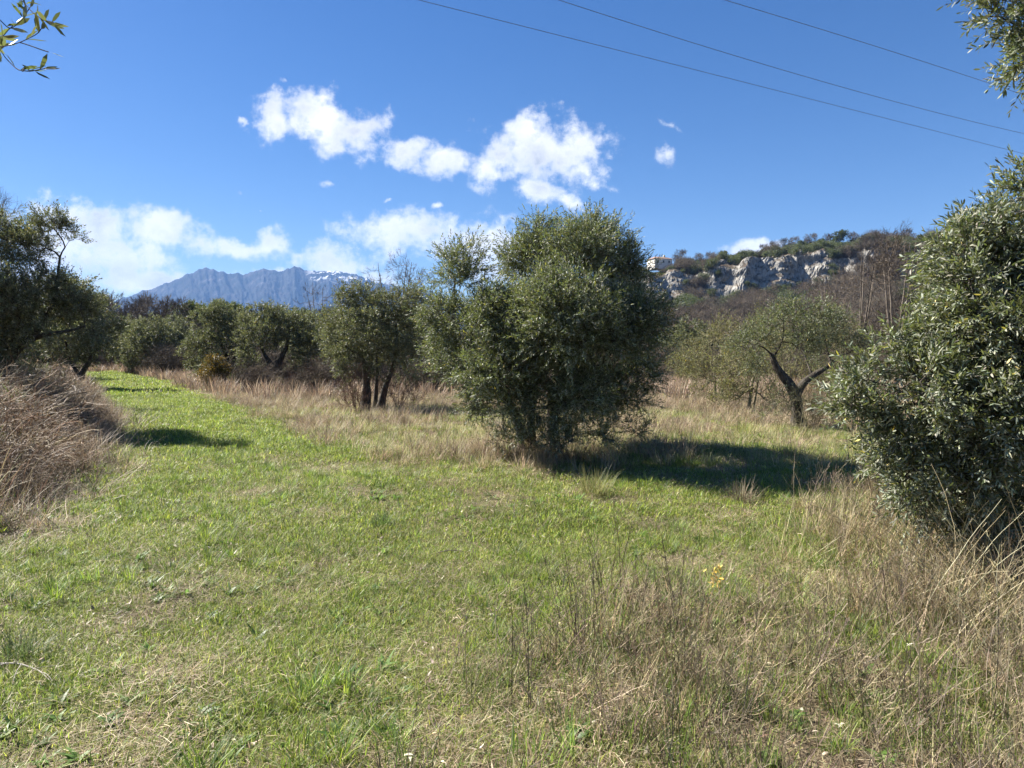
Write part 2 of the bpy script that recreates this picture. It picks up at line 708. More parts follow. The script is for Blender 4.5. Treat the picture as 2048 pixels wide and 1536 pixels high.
# ------------------------------------------------------------------ scatter (uncountable growth only)
def scatter(name, label, cat, variants, pos, rotz, scl, idx=None, tilt=None, r=None):
    pos = np.asarray(pos, np.float32)
    k = len(pos)
    coll = bpy.data.collections.new(name + '_source')
    for i, me in enumerate(variants):
        coll.objects.link(bpy.data.objects.new('%s_source_%02d' % (name, i), me))
    me = bpy.data.meshes.new(name)
    me.vertices.add(k)
    me.vertices.foreach_set('co', pos.ravel())
    rot = np.zeros((k, 3), np.float32)
    if tilt is not None:
        rot[:, :2] = tilt
    rot[:, 2] = rotz
    s = np.asarray(scl, np.float32)
    if s.ndim == 1:
        s = np.repeat(s[:, None], 3, 1)
    a = me.attributes.new('rot', 'FLOAT_VECTOR', 'POINT')
    a.data.foreach_set('vector', np.ascontiguousarray(rot).ravel())
    a = me.attributes.new('scl', 'FLOAT_VECTOR', 'POINT')
    a.data.foreach_set('vector', np.ascontiguousarray(s, np.float32).ravel())
    a = me.attributes.new('idx', 'INT', 'POINT')
    if idx is None:
        idx = rng.integers(0, len(variants), k)
    a.data.foreach_set('value', np.asarray(idx, np.int32))
    me.update()
    o = link(name, me, kind='stuff', label=label, category=cat)
    ng = bpy.data.node_groups.new(name + '_nodes', 'GeometryNodeTree')
    ng.interface.new_socket('Geometry', in_out='INPUT', socket_type='NodeSocketGeometry')
    ng.interface.new_socket('Geometry', in_out='OUTPUT', socket_type='NodeSocketGeometry')
    gi = ng.nodes.new('NodeGroupInput')
    go = ng.nodes.new('NodeGroupOutput')
    ci = ng.nodes.new('GeometryNodeCollectionInfo')
    ci.inputs['Collection'].default_value = coll
    ci.inputs['Separate Children'].default_value = True
    ci.inputs['Reset Children'].default_value = True
    ip = ng.nodes.new('GeometryNodeInstanceOnPoints')
    ip.inputs['Pick Instance'].default_value = True

    def attr(nm, ty):
        q = ng.nodes.new('GeometryNodeInputNamedAttribute')
        q.data_type = ty
        q.inputs['Name'].default_value = nm
        return [s_ for s_ in q.outputs if s_.enabled and s_.name == 'Attribute'][0]
    ng.links.new(gi.outputs[0], ip.inputs['Points'])
    ng.links.new(ci.outputs[0], ip.inputs['Instance'])
    ng.links.new(attr('idx', 'INT'), ip.inputs['Instance Index'])
    ng.links.new(attr('rot', 'FLOAT_VECTOR'), ip.inputs['Rotation'])
    ng.links.new(attr('scl', 'FLOAT_VECTOR'), ip.inputs['Scale'])
    ng.links.new(ip.outputs[0], go.inputs[0])
    md = o.modifiers.new('scatter', 'NODES')
    md.node_group = ng
    return o


def blades(g, base, az, lean, length, width, col, bend=0.6, nseg=3, r=rng, mat=0):
    """curved tapering blades. all arrays of n"""
    k = len(base)
    az = np.broadcast_to(az, (k,))
    hd = np.stack([np.cos(az), np.sin(az), np.zeros(k)], 1)
    side = np.stack([-np.sin(az), np.cos(az), np.zeros(k)], 1)
    tw = r.uniform(-0.8, 0.8, k)
    side = norm(side * np.cos(tw)[:, None] + np.array([0, 0, 1.0]) * np.sin(tw)[:, None] * 0.4 + hd * np.sin(tw)[:, None] * 0.6)
    P = np.array(base, float)
    ang = np.array(np.broadcast_to(lean, (k,)), float)
    rows = []
    ln = np.broadcast_to(length, (k,))
    wd = np.broadcast_to(width, (k,))
    bnd = np.broadcast_to(bend, (k,))
    for s in range(nseg):
        w = wd * (1 - (s / nseg) ** 1.6) * (0.8 if s == 0 else 1)
        rows.append((P - side * w[:, None] / 2, P + side * w[:, None] / 2))
        d = hd * np.sin(ang)[:, None] + np.array([0, 0, 1.0]) * np.cos(ang)[:, None]
        P = P + d * (ln / nseg)[:, None]
        P[:, 2] = np.maximum(P[:, 2], 0.006)
        ang = ang + bnd
    V = []
    for a_, b_ in rows:
        V += [a_, b_]
    V.append(P)
    V = np.stack(V, 1)
    m_ = V.shape[1]
    b0 = np.arange(k) * m_
    fq = [np.stack([b0 + 2 * s, b0 + 2 * s + 1, b0 + 2 * s + 3, b0 + 2 * s + 2], 1) for s in range(nseg - 1)]
    ft = np.stack([b0 + 2 * (nseg - 1), b0 + 2 * (nseg - 1) + 1, b0 + m_ - 1], 1)
    c = np.repeat(np.asarray(col), m_, 0)
    g.add(V.reshape(-1, 3), ([np.concatenate(fq)] if fq else []) + [ft], mat, c)


def pick(r, pal, k, var=0.18):
    pal = np.array(pal)
    c = pal[r.integers(0, len(pal), k)]
    return np.clip(c * (1 + r.normal(0, var, (k, 1))) * (1 + r.normal(0, 0.05, (k, 3))), 0.005, 0.8)


GREENS = [(0.185, 0.26, 0.034), (0.255, 0.32, 0.042), (0.105, 0.17, 0.026), (0.33, 0.35, 0.07), (0.15, 0.20, 0.045)]
STRAW = [(0.42, 0.345, 0.20), (0.33, 0.27, 0.155), (0.52, 0.45, 0.29), (0.25, 0.20, 0.12)]
PINKDRY = [(0.36, 0.275, 0.185), (0.27, 0.20, 0.135), (0.45, 0.36, 0.245), (0.20, 0.145, 0.10)]
GOLD = [(0.44, 0.335, 0.17), (0.36, 0.265, 0.13), (0.48, 0.39, 0.23)]
BROWN = [(0.17, 0.13, 0.09), (0.25, 0.19, 0.135), (0.12, 0.09, 0.062), (0.33, 0.265, 0.19)]


def disc(r, k, R, p=0.5):
    a = r.uniform(0, 2 * math.pi, k)
    d = R * r.uniform(0, 1, k) ** p
    return np.stack([np.cos(a) * d, np.sin(a) * d, np.zeros(k)], 1)


def turf(seed, ng=230, ns=46, R=0.26, h=(0.018, 0.060), w=(0.0022, 0.0042), wmul=1.0):
    r = np.random.default_rng(seed)
    g = Geo()
    cl = disc(r, 9, R * 0.9)
    b = cl[r.integers(0, 9, ng)] * r.choice([0, 1], (ng, 1), p=[.45, .55]) + disc(r, ng, R * 0.75)
    blades(g, b, r.uniform(0, 6.28, ng), r.uniform(0.05, 1.1, ng), r.uniform(*h, ng), r.uniform(*w, ng) * wmul, pick(r, GREENS, ng, .3), r.uniform(0.0, 0.5, ng), 3, r)
    b = disc(r, ns, R)
    b[:, 2] = r.uniform(0.0, 0.02, ns)
    blades(g, b, r.uniform(0, 6.28, ns), r.uniform(0.9, 1.6, ns), r.uniform(0.03, 0.08, ns), r.uniform(0.0015, 0.003, ns) * wmul, pick(r, STRAW, ns, .3), r.uniform(-0.1, 0.35, ns), 2, r)
    return g.mesh('turf', [M_BLADE])


def thatch(seed, ns=190, ng=45, R=0.28, wmul=1.0):
    r = np.random.default_rng(seed)
    g = Geo()
    b = disc(r, ns, R)
    b[:, 2] = r.uniform(0.0, 0.03, ns)
    blades(g, b, r.uniform(0, 6.28, ns), r.uniform(1.1, 1.6, ns), r.uniform(0.03, 0.10, ns), r.uniform(0.0015, 0.0035, ns) * wmul, pick(r, STRAW + PINKDRY[:2], ns), r.uniform(-0.15, 0.3, ns), 3, r)
    blades(g, disc(r, ng, R), r.uniform(0, 6.28, ng), r.uniform(0.1, 0.8, ng), r.uniform(0.03, 0.08, ng), r.uniform(0.002, 0.004, ng) * wmul, pick(r, GREENS, ng), 0.3, 3, r)
    # crumbs of dead leaf
    k = 12
    b = disc(r, k, R)
    blades(g, b, r.uniform(0, 6.28, k), r.uniform(1.0, 1.5, k), r.uniform(0.02, 0.045, k), r.uniform(0.008, 0.018, k), pick(r, BROWN + STRAW, k), r.uniform(-0.4, 0.4, k), 3, r)
    return g.mesh('thatch', [M_DRY])


def tuft(seed, k, R, h, w, pal, lean=(0.05, 0.7), bend=(0.05, 0.35), nseg=4, mat=None, name='tuft', p=0.7):
    r = np.random.default_rng(seed)
    g = Geo()
    b = disc(r, k, R, p)
    az = np.arctan2(b[:, 1], b[:, 0]) + r.normal(0, 0.8, k)
    blades(g, b, az, r.uniform(*lean, k), r.uniform(*h, k), r.uniform(*w, k), pick(r, pal, k), r.uniform(*bend, k), nseg, r)
    return g.mesh(name, [mat or M_DRY])


def rosette(seed):
    r = np.random.default_rng(seed)
    g = Geo()
    k = r.integers(8, 14)
    blades(g, disc(r, k, 0.012), r.uniform(0, 6.28, k), r.uniform(0.7, 1.2, k), r.uniform(0.05, 0.10, k), r.uniform(0.016, 0.028, k), pick(r, [(0.11, 0.18, 0.04), (0.15, 0.22, 0.06)], k), r.uniform(0.05, 0.3, k), 5, r)
    return g.mesh('rosette', [M_BLADE])


def stems(g, r, k, R, h, rad, pal, lean=0.25, branches=5, blen=0.3, seedheads=True, wander=0.12, curve=0.0):
    """upright dead herb stems with thin side twigs"""
    for i in range(k):
        b = disc(r, 1, R)[0]
        H = r.uniform(*h)
        n_ = 9
        az = r.uniform(0, 6.28)
        ln = abs(r.normal(0, lean))
        dirv = np.array([math.cos(az) * ln, math.sin(az) * ln, 1.0])
        dirv /= np.linalg.norm(dirv)
        pts = [b]
        for s in range(n_):
            dirv = dirv + r.normal(0, wander, 3) * 0.5 + np.array([math.cos(az), math.sin(az), -0.6]) * curve
            dirv /= np.linalg.norm(dirv)
            q = pts[-1] + dirv * H / n_
            q[2] = max(q[2], 0.01)
            pts.append(q)
        pts = np.array(pts)
        rr = rad * np.linspace(1, 0.35, n_ + 1)
        c = pick(r, pal, 1)[0]
        segs(g, pts[:-1], pts[1:], rr[:-1], rr[1:], 3, 0, c)
        A, B = [], []
        for j in range(branches):
            t_ = r.uniform(0.3, 1.0)
            q = pts[min(n_, int(t_ * n_))]
            dd = r.normal(0, 1, 3)
            dd[2] = abs(dd[2]) + 0.4
            dd /= np.linalg.norm(dd)
            l_ = blen * H * r.uniform(0.3, 1) * (1.2 - t_ * 0.7)
            m1 = q + dd * l_ * 0.5
            m2 = m1 + norm(dd + np.array([0, 0, 0.5]))[0:3] * l_ * 0.5
            A += [q, m1]
            B += [m1, m2]
            if seedheads and r.random() < 0.5:
                A.append(m2)
                B.append(m2 + dd * 0.012)
        A, B = np.array(A), np.array(B)
        if len(A):
            segs(g, A, B, rad * 0.5, rad * 0.3, 3, 0, c)


def herb(seed, k=5, R=0.08, h=(0.45, 0.8), rad=0.0024, pal=BROWN, **kw):
    r = np.random.default_rng(seed)
    g = Geo()
    stems(g, r, k, R, h, rad, pal, **kw)
    return g.mesh('herb', [M_DRY])


def tangle(seed, k=160, R=0.55, H=0.8, rad=(0.0025, 0.006), pal=BROWN, leafy=0):
    """a cushion of arching, crossing dead stems"""
    r = np.random.default_rng(seed)
    g = Geo()
    A, B, R0, R1, Cc = [], [], [], [], []
    n_ = 9
    b = disc(r, k, R, 0.6)
    az = r.uniform(0, 6.28, k)
    el = r.uniform(0.7, 1.5, k)
    d = np.stack([np.cos(az) * np.cos(el), np.sin(az) * np.cos(el), np.sin(el)], 1)
    Lh = r.uniform(0.5, 1.15, k) * H * 1.5
    c = pick(r, pal, k, 0.25)
    rr = r.uniform(*rad, k)
    P = b.copy()
    for s in range(n_):
        Q = P + d * (Lh / n_)[:, None]
        Q[:, 2] = np.maximum(Q[:, 2], 0.02)
        A.append(P)
        B.append(Q)
        R0.append(rr * (1 - s / n_ * 0.7))
        R1.append(rr * (1 - (s + 1) / n_ * 0.7))
        Cc.append(c)
        d = norm(d + r.normal(0, 0.30, (k, 3)) + np.array([0, 0, -0.16]))
        P = Q
    segs(g, np.concatenate(A), np.concatenate(B), np.concatenate(R0), np.concatenate(R1), 3, 0, np.concatenate(Cc))
    # side twigs
    A, B, Cc = np.concatenate(A), np.concatenate(B), np.concatenate(Cc)
    s_ = r.integers(0, len(A), k * 3)
    dd = norm(r.normal(0, 1, (k * 3, 3)))
    segs(g, A[s_], A[s_] + dd * r.uniform(0.05, 0.16, (k * 3, 1)) * H, 0.0012, 0.0006, 3, 0, Cc[s_])
    if leafy:
        s_ = r.integers(0, len(A), leafy)
        blades(g, A[s_], r.uniform(0, 6.28, leafy), r.uniform(0.5, 2.2, leafy), r.uniform(0.04, 0.16, leafy), r.uniform(0.008, 0.018, leafy), pick(r, BROWN + PINKDRY, leafy, 0.3), r.uniform(-0.5, 0.5, leafy), 2, r)
    return g.mesh('tangle', [M_DRY])


def ground_points(r, n_, y0, y1, wide=0.78, pw=1.0):
    """points spread evenly over the part of the field in front of the camera"""
    y = np.sqrt(r.uniform(y0 ** 2, y1 ** 2, n_)) if pw == 1.0 else (y0 + (y1 - y0) * r.uniform(0, 1, n_) ** pw)
    x = r.uniform(-1, 1, n_) * (y * wide + 0.8)
    return x, y


def place(x, y, dz=0.0):
    return np.stack([x, y, hz(x, y) + dz], 1)


def sc_simple(name, label, cat, variants, x, y, smin, smax, r, dz=0.0, tilt=0.08):
    k = len(x)
    scatter(name, label, cat, variants, place(x, y, dz), r.uniform(0, 6.28, k), r.uniform(smin, smax, k), r.integers(0, len(variants), k), r.normal(0, tilt, (k, 2)), r)


def build_grass():
    r = np.random.default_rng(21)
    # --- short green turf, finer near the camera
    near = [turf(i) for i in range(6)]
    far = [turf(20 + i, 150, 44, 0.30, (0.03, 0.085), (0.006, 0.011)) for i in range(4)]
    vfar = [turf(40 + i, 90, 26, 0.36, (0.05, 0.10), (0.012, 0.020)) for i in range(3)]
    dryn = [thatch(60 + i) for i in range(5)]
    dryf = [thatch(70 + i, 110, 14, 0.32, 2.6) for i in range(3)]
    patch_ = lambda x, y: fbm(x * 0.55, y * 0.55, 4, 11)
    bare = lambda x, y: fbm(x * 2.3 + 5, y * 2.3, 4, 31)
    x1, y1 = ground_points(r, 3900, 1.2, 6.4, 1.25)
    xm, ym = ground_points(r, 7400, 6.0, 12, 1.0)
    mid = [turf(30 + i, 170, 50, 0.28, (0.022, 0.07), (0.0035, 0.0065), 1.3) for i in range(5)]
    kk = (bare(xm, ym) < .585) & (lawn_mask(xm, ym, 14, r) | (r.random(len(xm)) < 0.6))
    sc_simple('clearing_grass', 'short green turf of the clearing in front of the largest olive', 'grass', mid, xm[kk], ym[kk], 0.75, 1.3, r)
    lm = lawn_mask(x1, y1, 16, r)
    bb = bare(x1, y1)
    nearbit = np.clip((6.0 - y1) / 3.5, 0, 1)
    keep = (bb < 0.605 - 0.10 * nearbit) & (lm | (r.random(len(x1)) < 0.8))
    kx, ky = x1[keep], y1[keep]
    sc_simple('turf_grass', 'short green turf with straw among the blades across the near clearing', 'grass', near, kx, ky, 0.75, 1.35, r)
    x2, y2 = ground_points(r, 7200, 1.2, 11, 1.05)
    b2 = bare(x2, y2) + patch_(x2, y2) * 0.25
    keep = (b2 > 0.725 - .10 * np.clip((5.2 - y2) / 2.5, 0, 1) + r.normal(0, 0.07, len(x2))) | (~lawn_mask(x2, y2, 16, r) & (r.random(len(x2)) < 0.3)) | (r.random(len(x2)) < 0.06)
    sc_simple('dead_thatch', 'pale flattened straw lying in patches between the near turf', 'dead grass', dryn, x2[keep], y2[keep], 0.7, 1.3, r)
    x3, y3 = ground_points(r, 9000, 10.5, 26)
    keep = lawn_mask(x3, y3, 10, r) | (r.random(len(x3)) < 0.16)
    sc_simple('meadow_grass', 'bright green grass of the mown track further back', 'grass', far, x3[keep], y3[keep], 0.9, 1.5, r)
    x3, y3 = ground_points(r, 9000, 25, 56)
    keep = lawn_mask(x3, y3, 7, r)
    sc_simple('track_grass', 'bright green grass at the far end of the mown track', 'grass', vfar, x3[keep], y3[keep], 1.0, 1.7, r)
    x3, y3 = ground_points(r, 7000, 9, 40)
    keep = ~lawn_mask(x3, y3, 10, r) | (r.random(len(x3)) < 0.08)
    sc_simple('field_litter', 'dry brown litter and short straw under the orchard grass', 'dead grass', dryf, x3[keep], y3[keep], 0.9, 1.5, r)
    # --- taller green tufts in the lawn and under the weeds
    gt = [tuft(80 + i, 46, 0.05, (0.07, 0.17), (0.003, 0.005), GREENS[:3] + [(0.09, 0.14, 0.05)], (0.05, 0.9), (0.05, 0.3), 4, M_BLADE) for i in range(5)]
    x3, y3 = ground_points(r, 4200, 2.3, 14)
    f = fbm(x3 * 1.3, y3 * 1.3, 3, 44)
    keep = (f > 0.53)
    sc_simple('grass_clumps', 'taller dark green clumps standing out of the near turf', 'grass', gt, x3[keep], y3[keep], 0.6, 1.3, r)
    def litter(seed):
        q = np.random.default_rng(seed)
        g = Geo()
        k = 9
        b = disc(q, k, .22)
        b[:, 2] = q.uniform(.005, .04, k)
        blades(g, b, q.uniform(0, 6.28, k), q.uniform(.9, 1.5, k), q.uniform(.025, .05, k), q.uniform(.010, .02, k), pick(q, [(.55, .48, .36), (.3, .2, .12), (.62, .56, .42), (.2, .14, .09)], k), q.uniform(-.4, .5, k), 3, q)
        return g.mesh('litter', [M_DRY])
    lt = [litter(260 + i) for i in range(5)]
    xl, yl = ground_points(r, 800, 2.3, 12)
    keep = fbm(xl * 1.2, yl * 1.2, 3, 66) > .46
    sc_simple('leaf_litter', 'pale and brown fallen leaves lying over the near turf', 'fallen leaves', lt, xl[keep], yl[keep], .5, 1.1, r, dz=.01)
    ro = [rosette(90 + i) for i in range(5)]
    x3, y3 = ground_points(r, 1500, 2.3, 9)
    f = fbm(x3 * 0.8, y3 * 0.8, 3, 51)
    keep = f > 0.5
    sc_simple('broadleaf_weeds', 'small flat rosettes of broad green leaves in the near turf', 'weeds', ro, x3[keep], y3[keep], 0.7, 1.5, r)

    # --- tall dry grass of the unmown orchard behind the track
    dt = [tuft(100 + i, 42, 0.18, (0.2, 0.55), (0.006, 0.012), PINKDRY + STRAW[:2], (0.05, 0.7), (0.05, 0.32), 4) for i in range(5)]
    df = [tuft(110 + i, 46, 0.32, (0.25, 0.62), (0.014, 0.028), PINKDRY, (0.05, 0.6), (0.05, 0.3), 3) for i in range(4)]
    gm = [tuft(120 + i, 44, 0.16, (0.10, 0.30), (0.006, 0.011), [(0.24, 0.26, 0.08), (0.18, 0.22, 0.06), (0.34, 0.32, 0.14), (0.40, 0.34, 0.2)], (0.05, 0.8), (0.05, 0.3), 4, M_BLADE) for i in range(4)]
    x3, y3 = ground_points(r, 10500, 9.5, 24, .9)
    lm = lawn_mask(x3, y3, 12, r)
    u, v = proj(x3, y3)
    ld = left_dist(x3, y3)
    pr = np.clip((925 - v) / 110 + (fbm(x3 * 0.5, y3 * 0.5, 3, 61) - 0.5) * 4.0, 0.04, 1)
    keep = ~lm & (ld < 0.3) & (r.random(len(x3)) < pr * 0.62)
    sc_simple('dry_orchard_grass', 'tall pinkish dry grass standing between the olive trees', 'dry grass', dt, x3[keep], y3[keep], 0.4, 0.95, r)
    keep = ~lm & (ld < 0.3) & (r.random(len(x3)) < (1 - pr) * 0.8 + 0.16)
    sc_simple('yellow_green_grass', 'rough yellow green grass along the edge of the mown track', 'grass', gm, x3[keep], y3[keep], 0.45, 1.0, r)
    x3, y3 = ground_points(r, 9000, 23, 66)
    lm = lawn_mask(x3, y3, 6, r)
    keep = ~lm & (r.random(len(x3)) < 0.8)
    sc_simple('far_dry_grass', 'tall mauve dry grass in front of the far row of olives', 'dry grass', df, x3[keep], y3[keep], 0.8, 1.5, r)

    # --- right foreground: dead herbs over green
    u_w = lambda x, y: proj(x, y)
    hb = [herb(130 + i, 6, 0.10, (0.35, 0.72)) for i in range(6)]
    hs_ = [herb(140 + i, 12, 0.14, (0.16, 0.42), 0.0021, STRAW + STRAW + PINKDRY + BROWN, lean=0.9, branches=9, blen=.4) for i in range(6)]
    gt2 = [tuft(150 + i, 50, 0.12, (0.06, 0.18), (0.0035, 0.006), [(0.13, 0.20, 0.04), (0.18, 0.25, 0.05), (0.24, 0.27, 0.08), (0.09, 0.14, 0.035), (0.4, 0.34, 0.2)], (0.0, 0.7), (0.0, 0.22), 4, M_BLADE) for i in range(5)]
    st2 = [tuft(160 + i, 36, 0.16, (0.12, 0.42), (0.003, 0.0055), STRAW + GOLD, (0.1, 1.3), (-0.05, 0.18), 5) for i in range(6)]
    x3, y3 = ground_points(r, 7200, 1.5, 10.5, 1.05)
    u, v = proj(x3, y3)
    edge = np.interp(v, [960, 1040, 1120, 1200, 1280, 1400, 1536, 1700], [1720, 1620, 1430, 1230, 1050, 900, 800, 760])
    wgt = np.clip((u - edge) / 120 + 0.2, 0.0, 1)
    keep = r.random(len(x3)) < wgt * (0.45 + .35 * (fbm(x3, y3, 3, 72) > .5))
    sc_simple('weed_undergrowth', 'green and straw coloured grass under the dead herbs on the right', 'grass', gt2, x3[keep], y3[keep], 0.6, 1.2, r)
    keep = r.random(len(x3)) < wgt * (0.05 + 0.38 * np.clip((u - 1500) / 350, 0, 1) * np.clip((1400 - v) / 250, .12, 1))
    sc_simple('straw_grass', 'long golden straw leaning over in the right foreground', 'dry grass', st2, x3[keep], y3[keep], 0.7, 1.25, r)
    keep = r.random(len(x3)) < wgt * (0.11 + .26 * (fbm(x3 * 1.1, y3 * 1.1, 3, 71) > .52))
    sc_simple('dead_herbs', 'brown dead herb stems standing in the right foreground', 'weeds', hs_, x3[keep], y3[keep], 0.7, 1.25, r)
    keep = r.random(len(x3)) < wgt * 0.05
    sc_simple('dry_stems', 'thin upright brown stems rising above the right foreground', 'weeds', hb, x3[keep], y3[keep], 0.6, 1.1, r)
    # under the near right olive: long arching stems
    ar = [herb(170 + i, 9, 0.22, (0.6, 1.05), 0.0028, STRAW, lean=0.45, branches=3, blen=0.12, curve=0.06) for i in range(4)]
    x3 = r.uniform(2.3, 4.6, 110)
    y3 = r.uniform(3.6, 5.4, 110)
    kp = x3 > 0.58 * y3 - .1
    x3, y3 = x3[kp], y3[kp]
    sc_simple('arching_stems', 'pale arching stems in the shade under the near right olive', 'weeds', ar, x3, y3, 0.6, 1.0, r)
    # ring of rank growth round the central olive
    k = 150
    a = r.uniform(0, 6.28, k)
    d_ = r.uniform(0.2, 1.9, k) ** 1.0
    x3 = 0.4 + np.cos(a) * d_ * 1.25
    y3 = 10.6 + np.sin(a) * d_ * 0.75
    sc_simple('rank_grass', 'rank straw coloured grass around the foot of the central olive', 'dry grass', dt, x3, y3, 0.5, 0.95, r)

    # --- the brown bank of dead bramble on the left
    tg = [tangle(180 + i, 190, 0.6, 0.62, pal=[(.27, .185, .10), (.36, .255, .145), (.13, .09, .055), (.50, .38, .23)], leafy=220) for i in range(5)]
    y3 = r.uniform(5.9, 42, 1500)
    e = np.interp(y3, PATH_L[:, 1], PATH_L[:, 0])
    off = r.uniform(0, 1, len(y3)) ** 1.3 * (3.5 + y3 * 0.12)
    x3 = e - 0.55 - off
    keep = (y3 < 20) | (r.random(len(y3)) < 0.6)
    sc = np.clip(0.45 + off * 0.45, 0, 1.25) * np.clip(0.25 + (y3 - 5.6) * 0.35, 0.3, 1) * np.interp(y3, [0, 14, 22, 50], [1, 1, 0.75, 0.7])
    sc = sc * r.uniform(0.55, 1.2, len(y3))
    x3, y3, sc = x3[keep], y3[keep], sc[keep]
    scatter('dead_bramble', 'bank of tangled brown dead bramble along the left of the mown track', 'bramble', tg, place(x3, y3), r.uniform(0, 6.28, len(x3)), sc, r.integers(0, 5, len(x3)), r.normal(0, 0.15, (len(x3), 2)), r)
    bk = [tuft(230 + i, 40, 0.2, (0.2, 0.55), (0.006, 0.012), BROWN + PINKDRY, (0.0, 0.9), (-.1, 0.25), 4) for i in range(4)]
    yb = r.uniform(5.8, 30, 900)
    ob = r.uniform(0, 1, len(yb)) * 4.5
    xb = np.interp(yb, PATH_L[:, 1], PATH_L[:, 0]) - .1 - ob
    pb = place(xb, yb)
    pb[:, 2] += np.clip(ob - .9, 0, 1.2) * .36
    scatter('bank_growth', 'upright brown dead grass standing through the bramble bank', 'dry grass', bk, pb, r.uniform(0, 6.28, len(xb)), r.uniform(.5, 1.2, len(xb)), None, r.normal(0, .2, (len(xb), 2)))
    gk = [tuft(240 + i, 60, 0.2, (0.06, 0.3), (0.012, 0.022), [(.10, .13, .04), (.14, .17, .06), (.08, .10, .04)], (0.0, 1.3), (-.1, 0.3), 3, M_BLADE) for i in range(3)]
    yb = r.uniform(8, 34, 300)
    ob = 1.0 + r.uniform(0, 1, len(yb)) * 4.0
    xb = np.interp(yb, PATH_L[:, 1], PATH_L[:, 0]) - ob
    keep = fbm(xb * .6, yb * .4, 3, 77) > .5
    xb, yb, ob = xb[keep], yb[keep], ob[keep]
    pb = place(xb, yb)
    pb[:, 2] += np.clip(ob - .8, 0, 1.4) * .45
    scatter('bank_shoots', 'green shoots growing through the bramble bank', 'weeds', gk, pb, r.uniform(0, 6.28, len(xb)), r.uniform(.6, 1.5, len(xb)), None, r.normal(0, .3, (len(xb), 2)))
    lp = [tuft(190 + i, 30, 0.25, (0.3, 0.8), (0.006, 0.010), BROWN + PINKDRY + STRAW, (0.4, 1.2), (0.02, 0.3), 5) for i in range(4)]
    y3 = r.uniform(5.2, 18, 210)
    e = np.interp(y3, PATH_L[:, 1], PATH_L[:, 0])
    dd_ = r.uniform(0, 1, len(y3)) * 3.6
    x3 = e + 0.35 - dd_
    pz = place(x3, y3)
    pz[:, 2] += np.clip(dd_ - .8, 0, 1.3) * .38
    scatter('bank_straw', 'long bleached straw leaning out of the bramble bank', 'dry grass', lp, pz, r.uniform(0, 6.28, len(x3)), r.uniform(.5, 1.0, len(x3)), None, r.normal(0, .25, (len(x3), 2)))


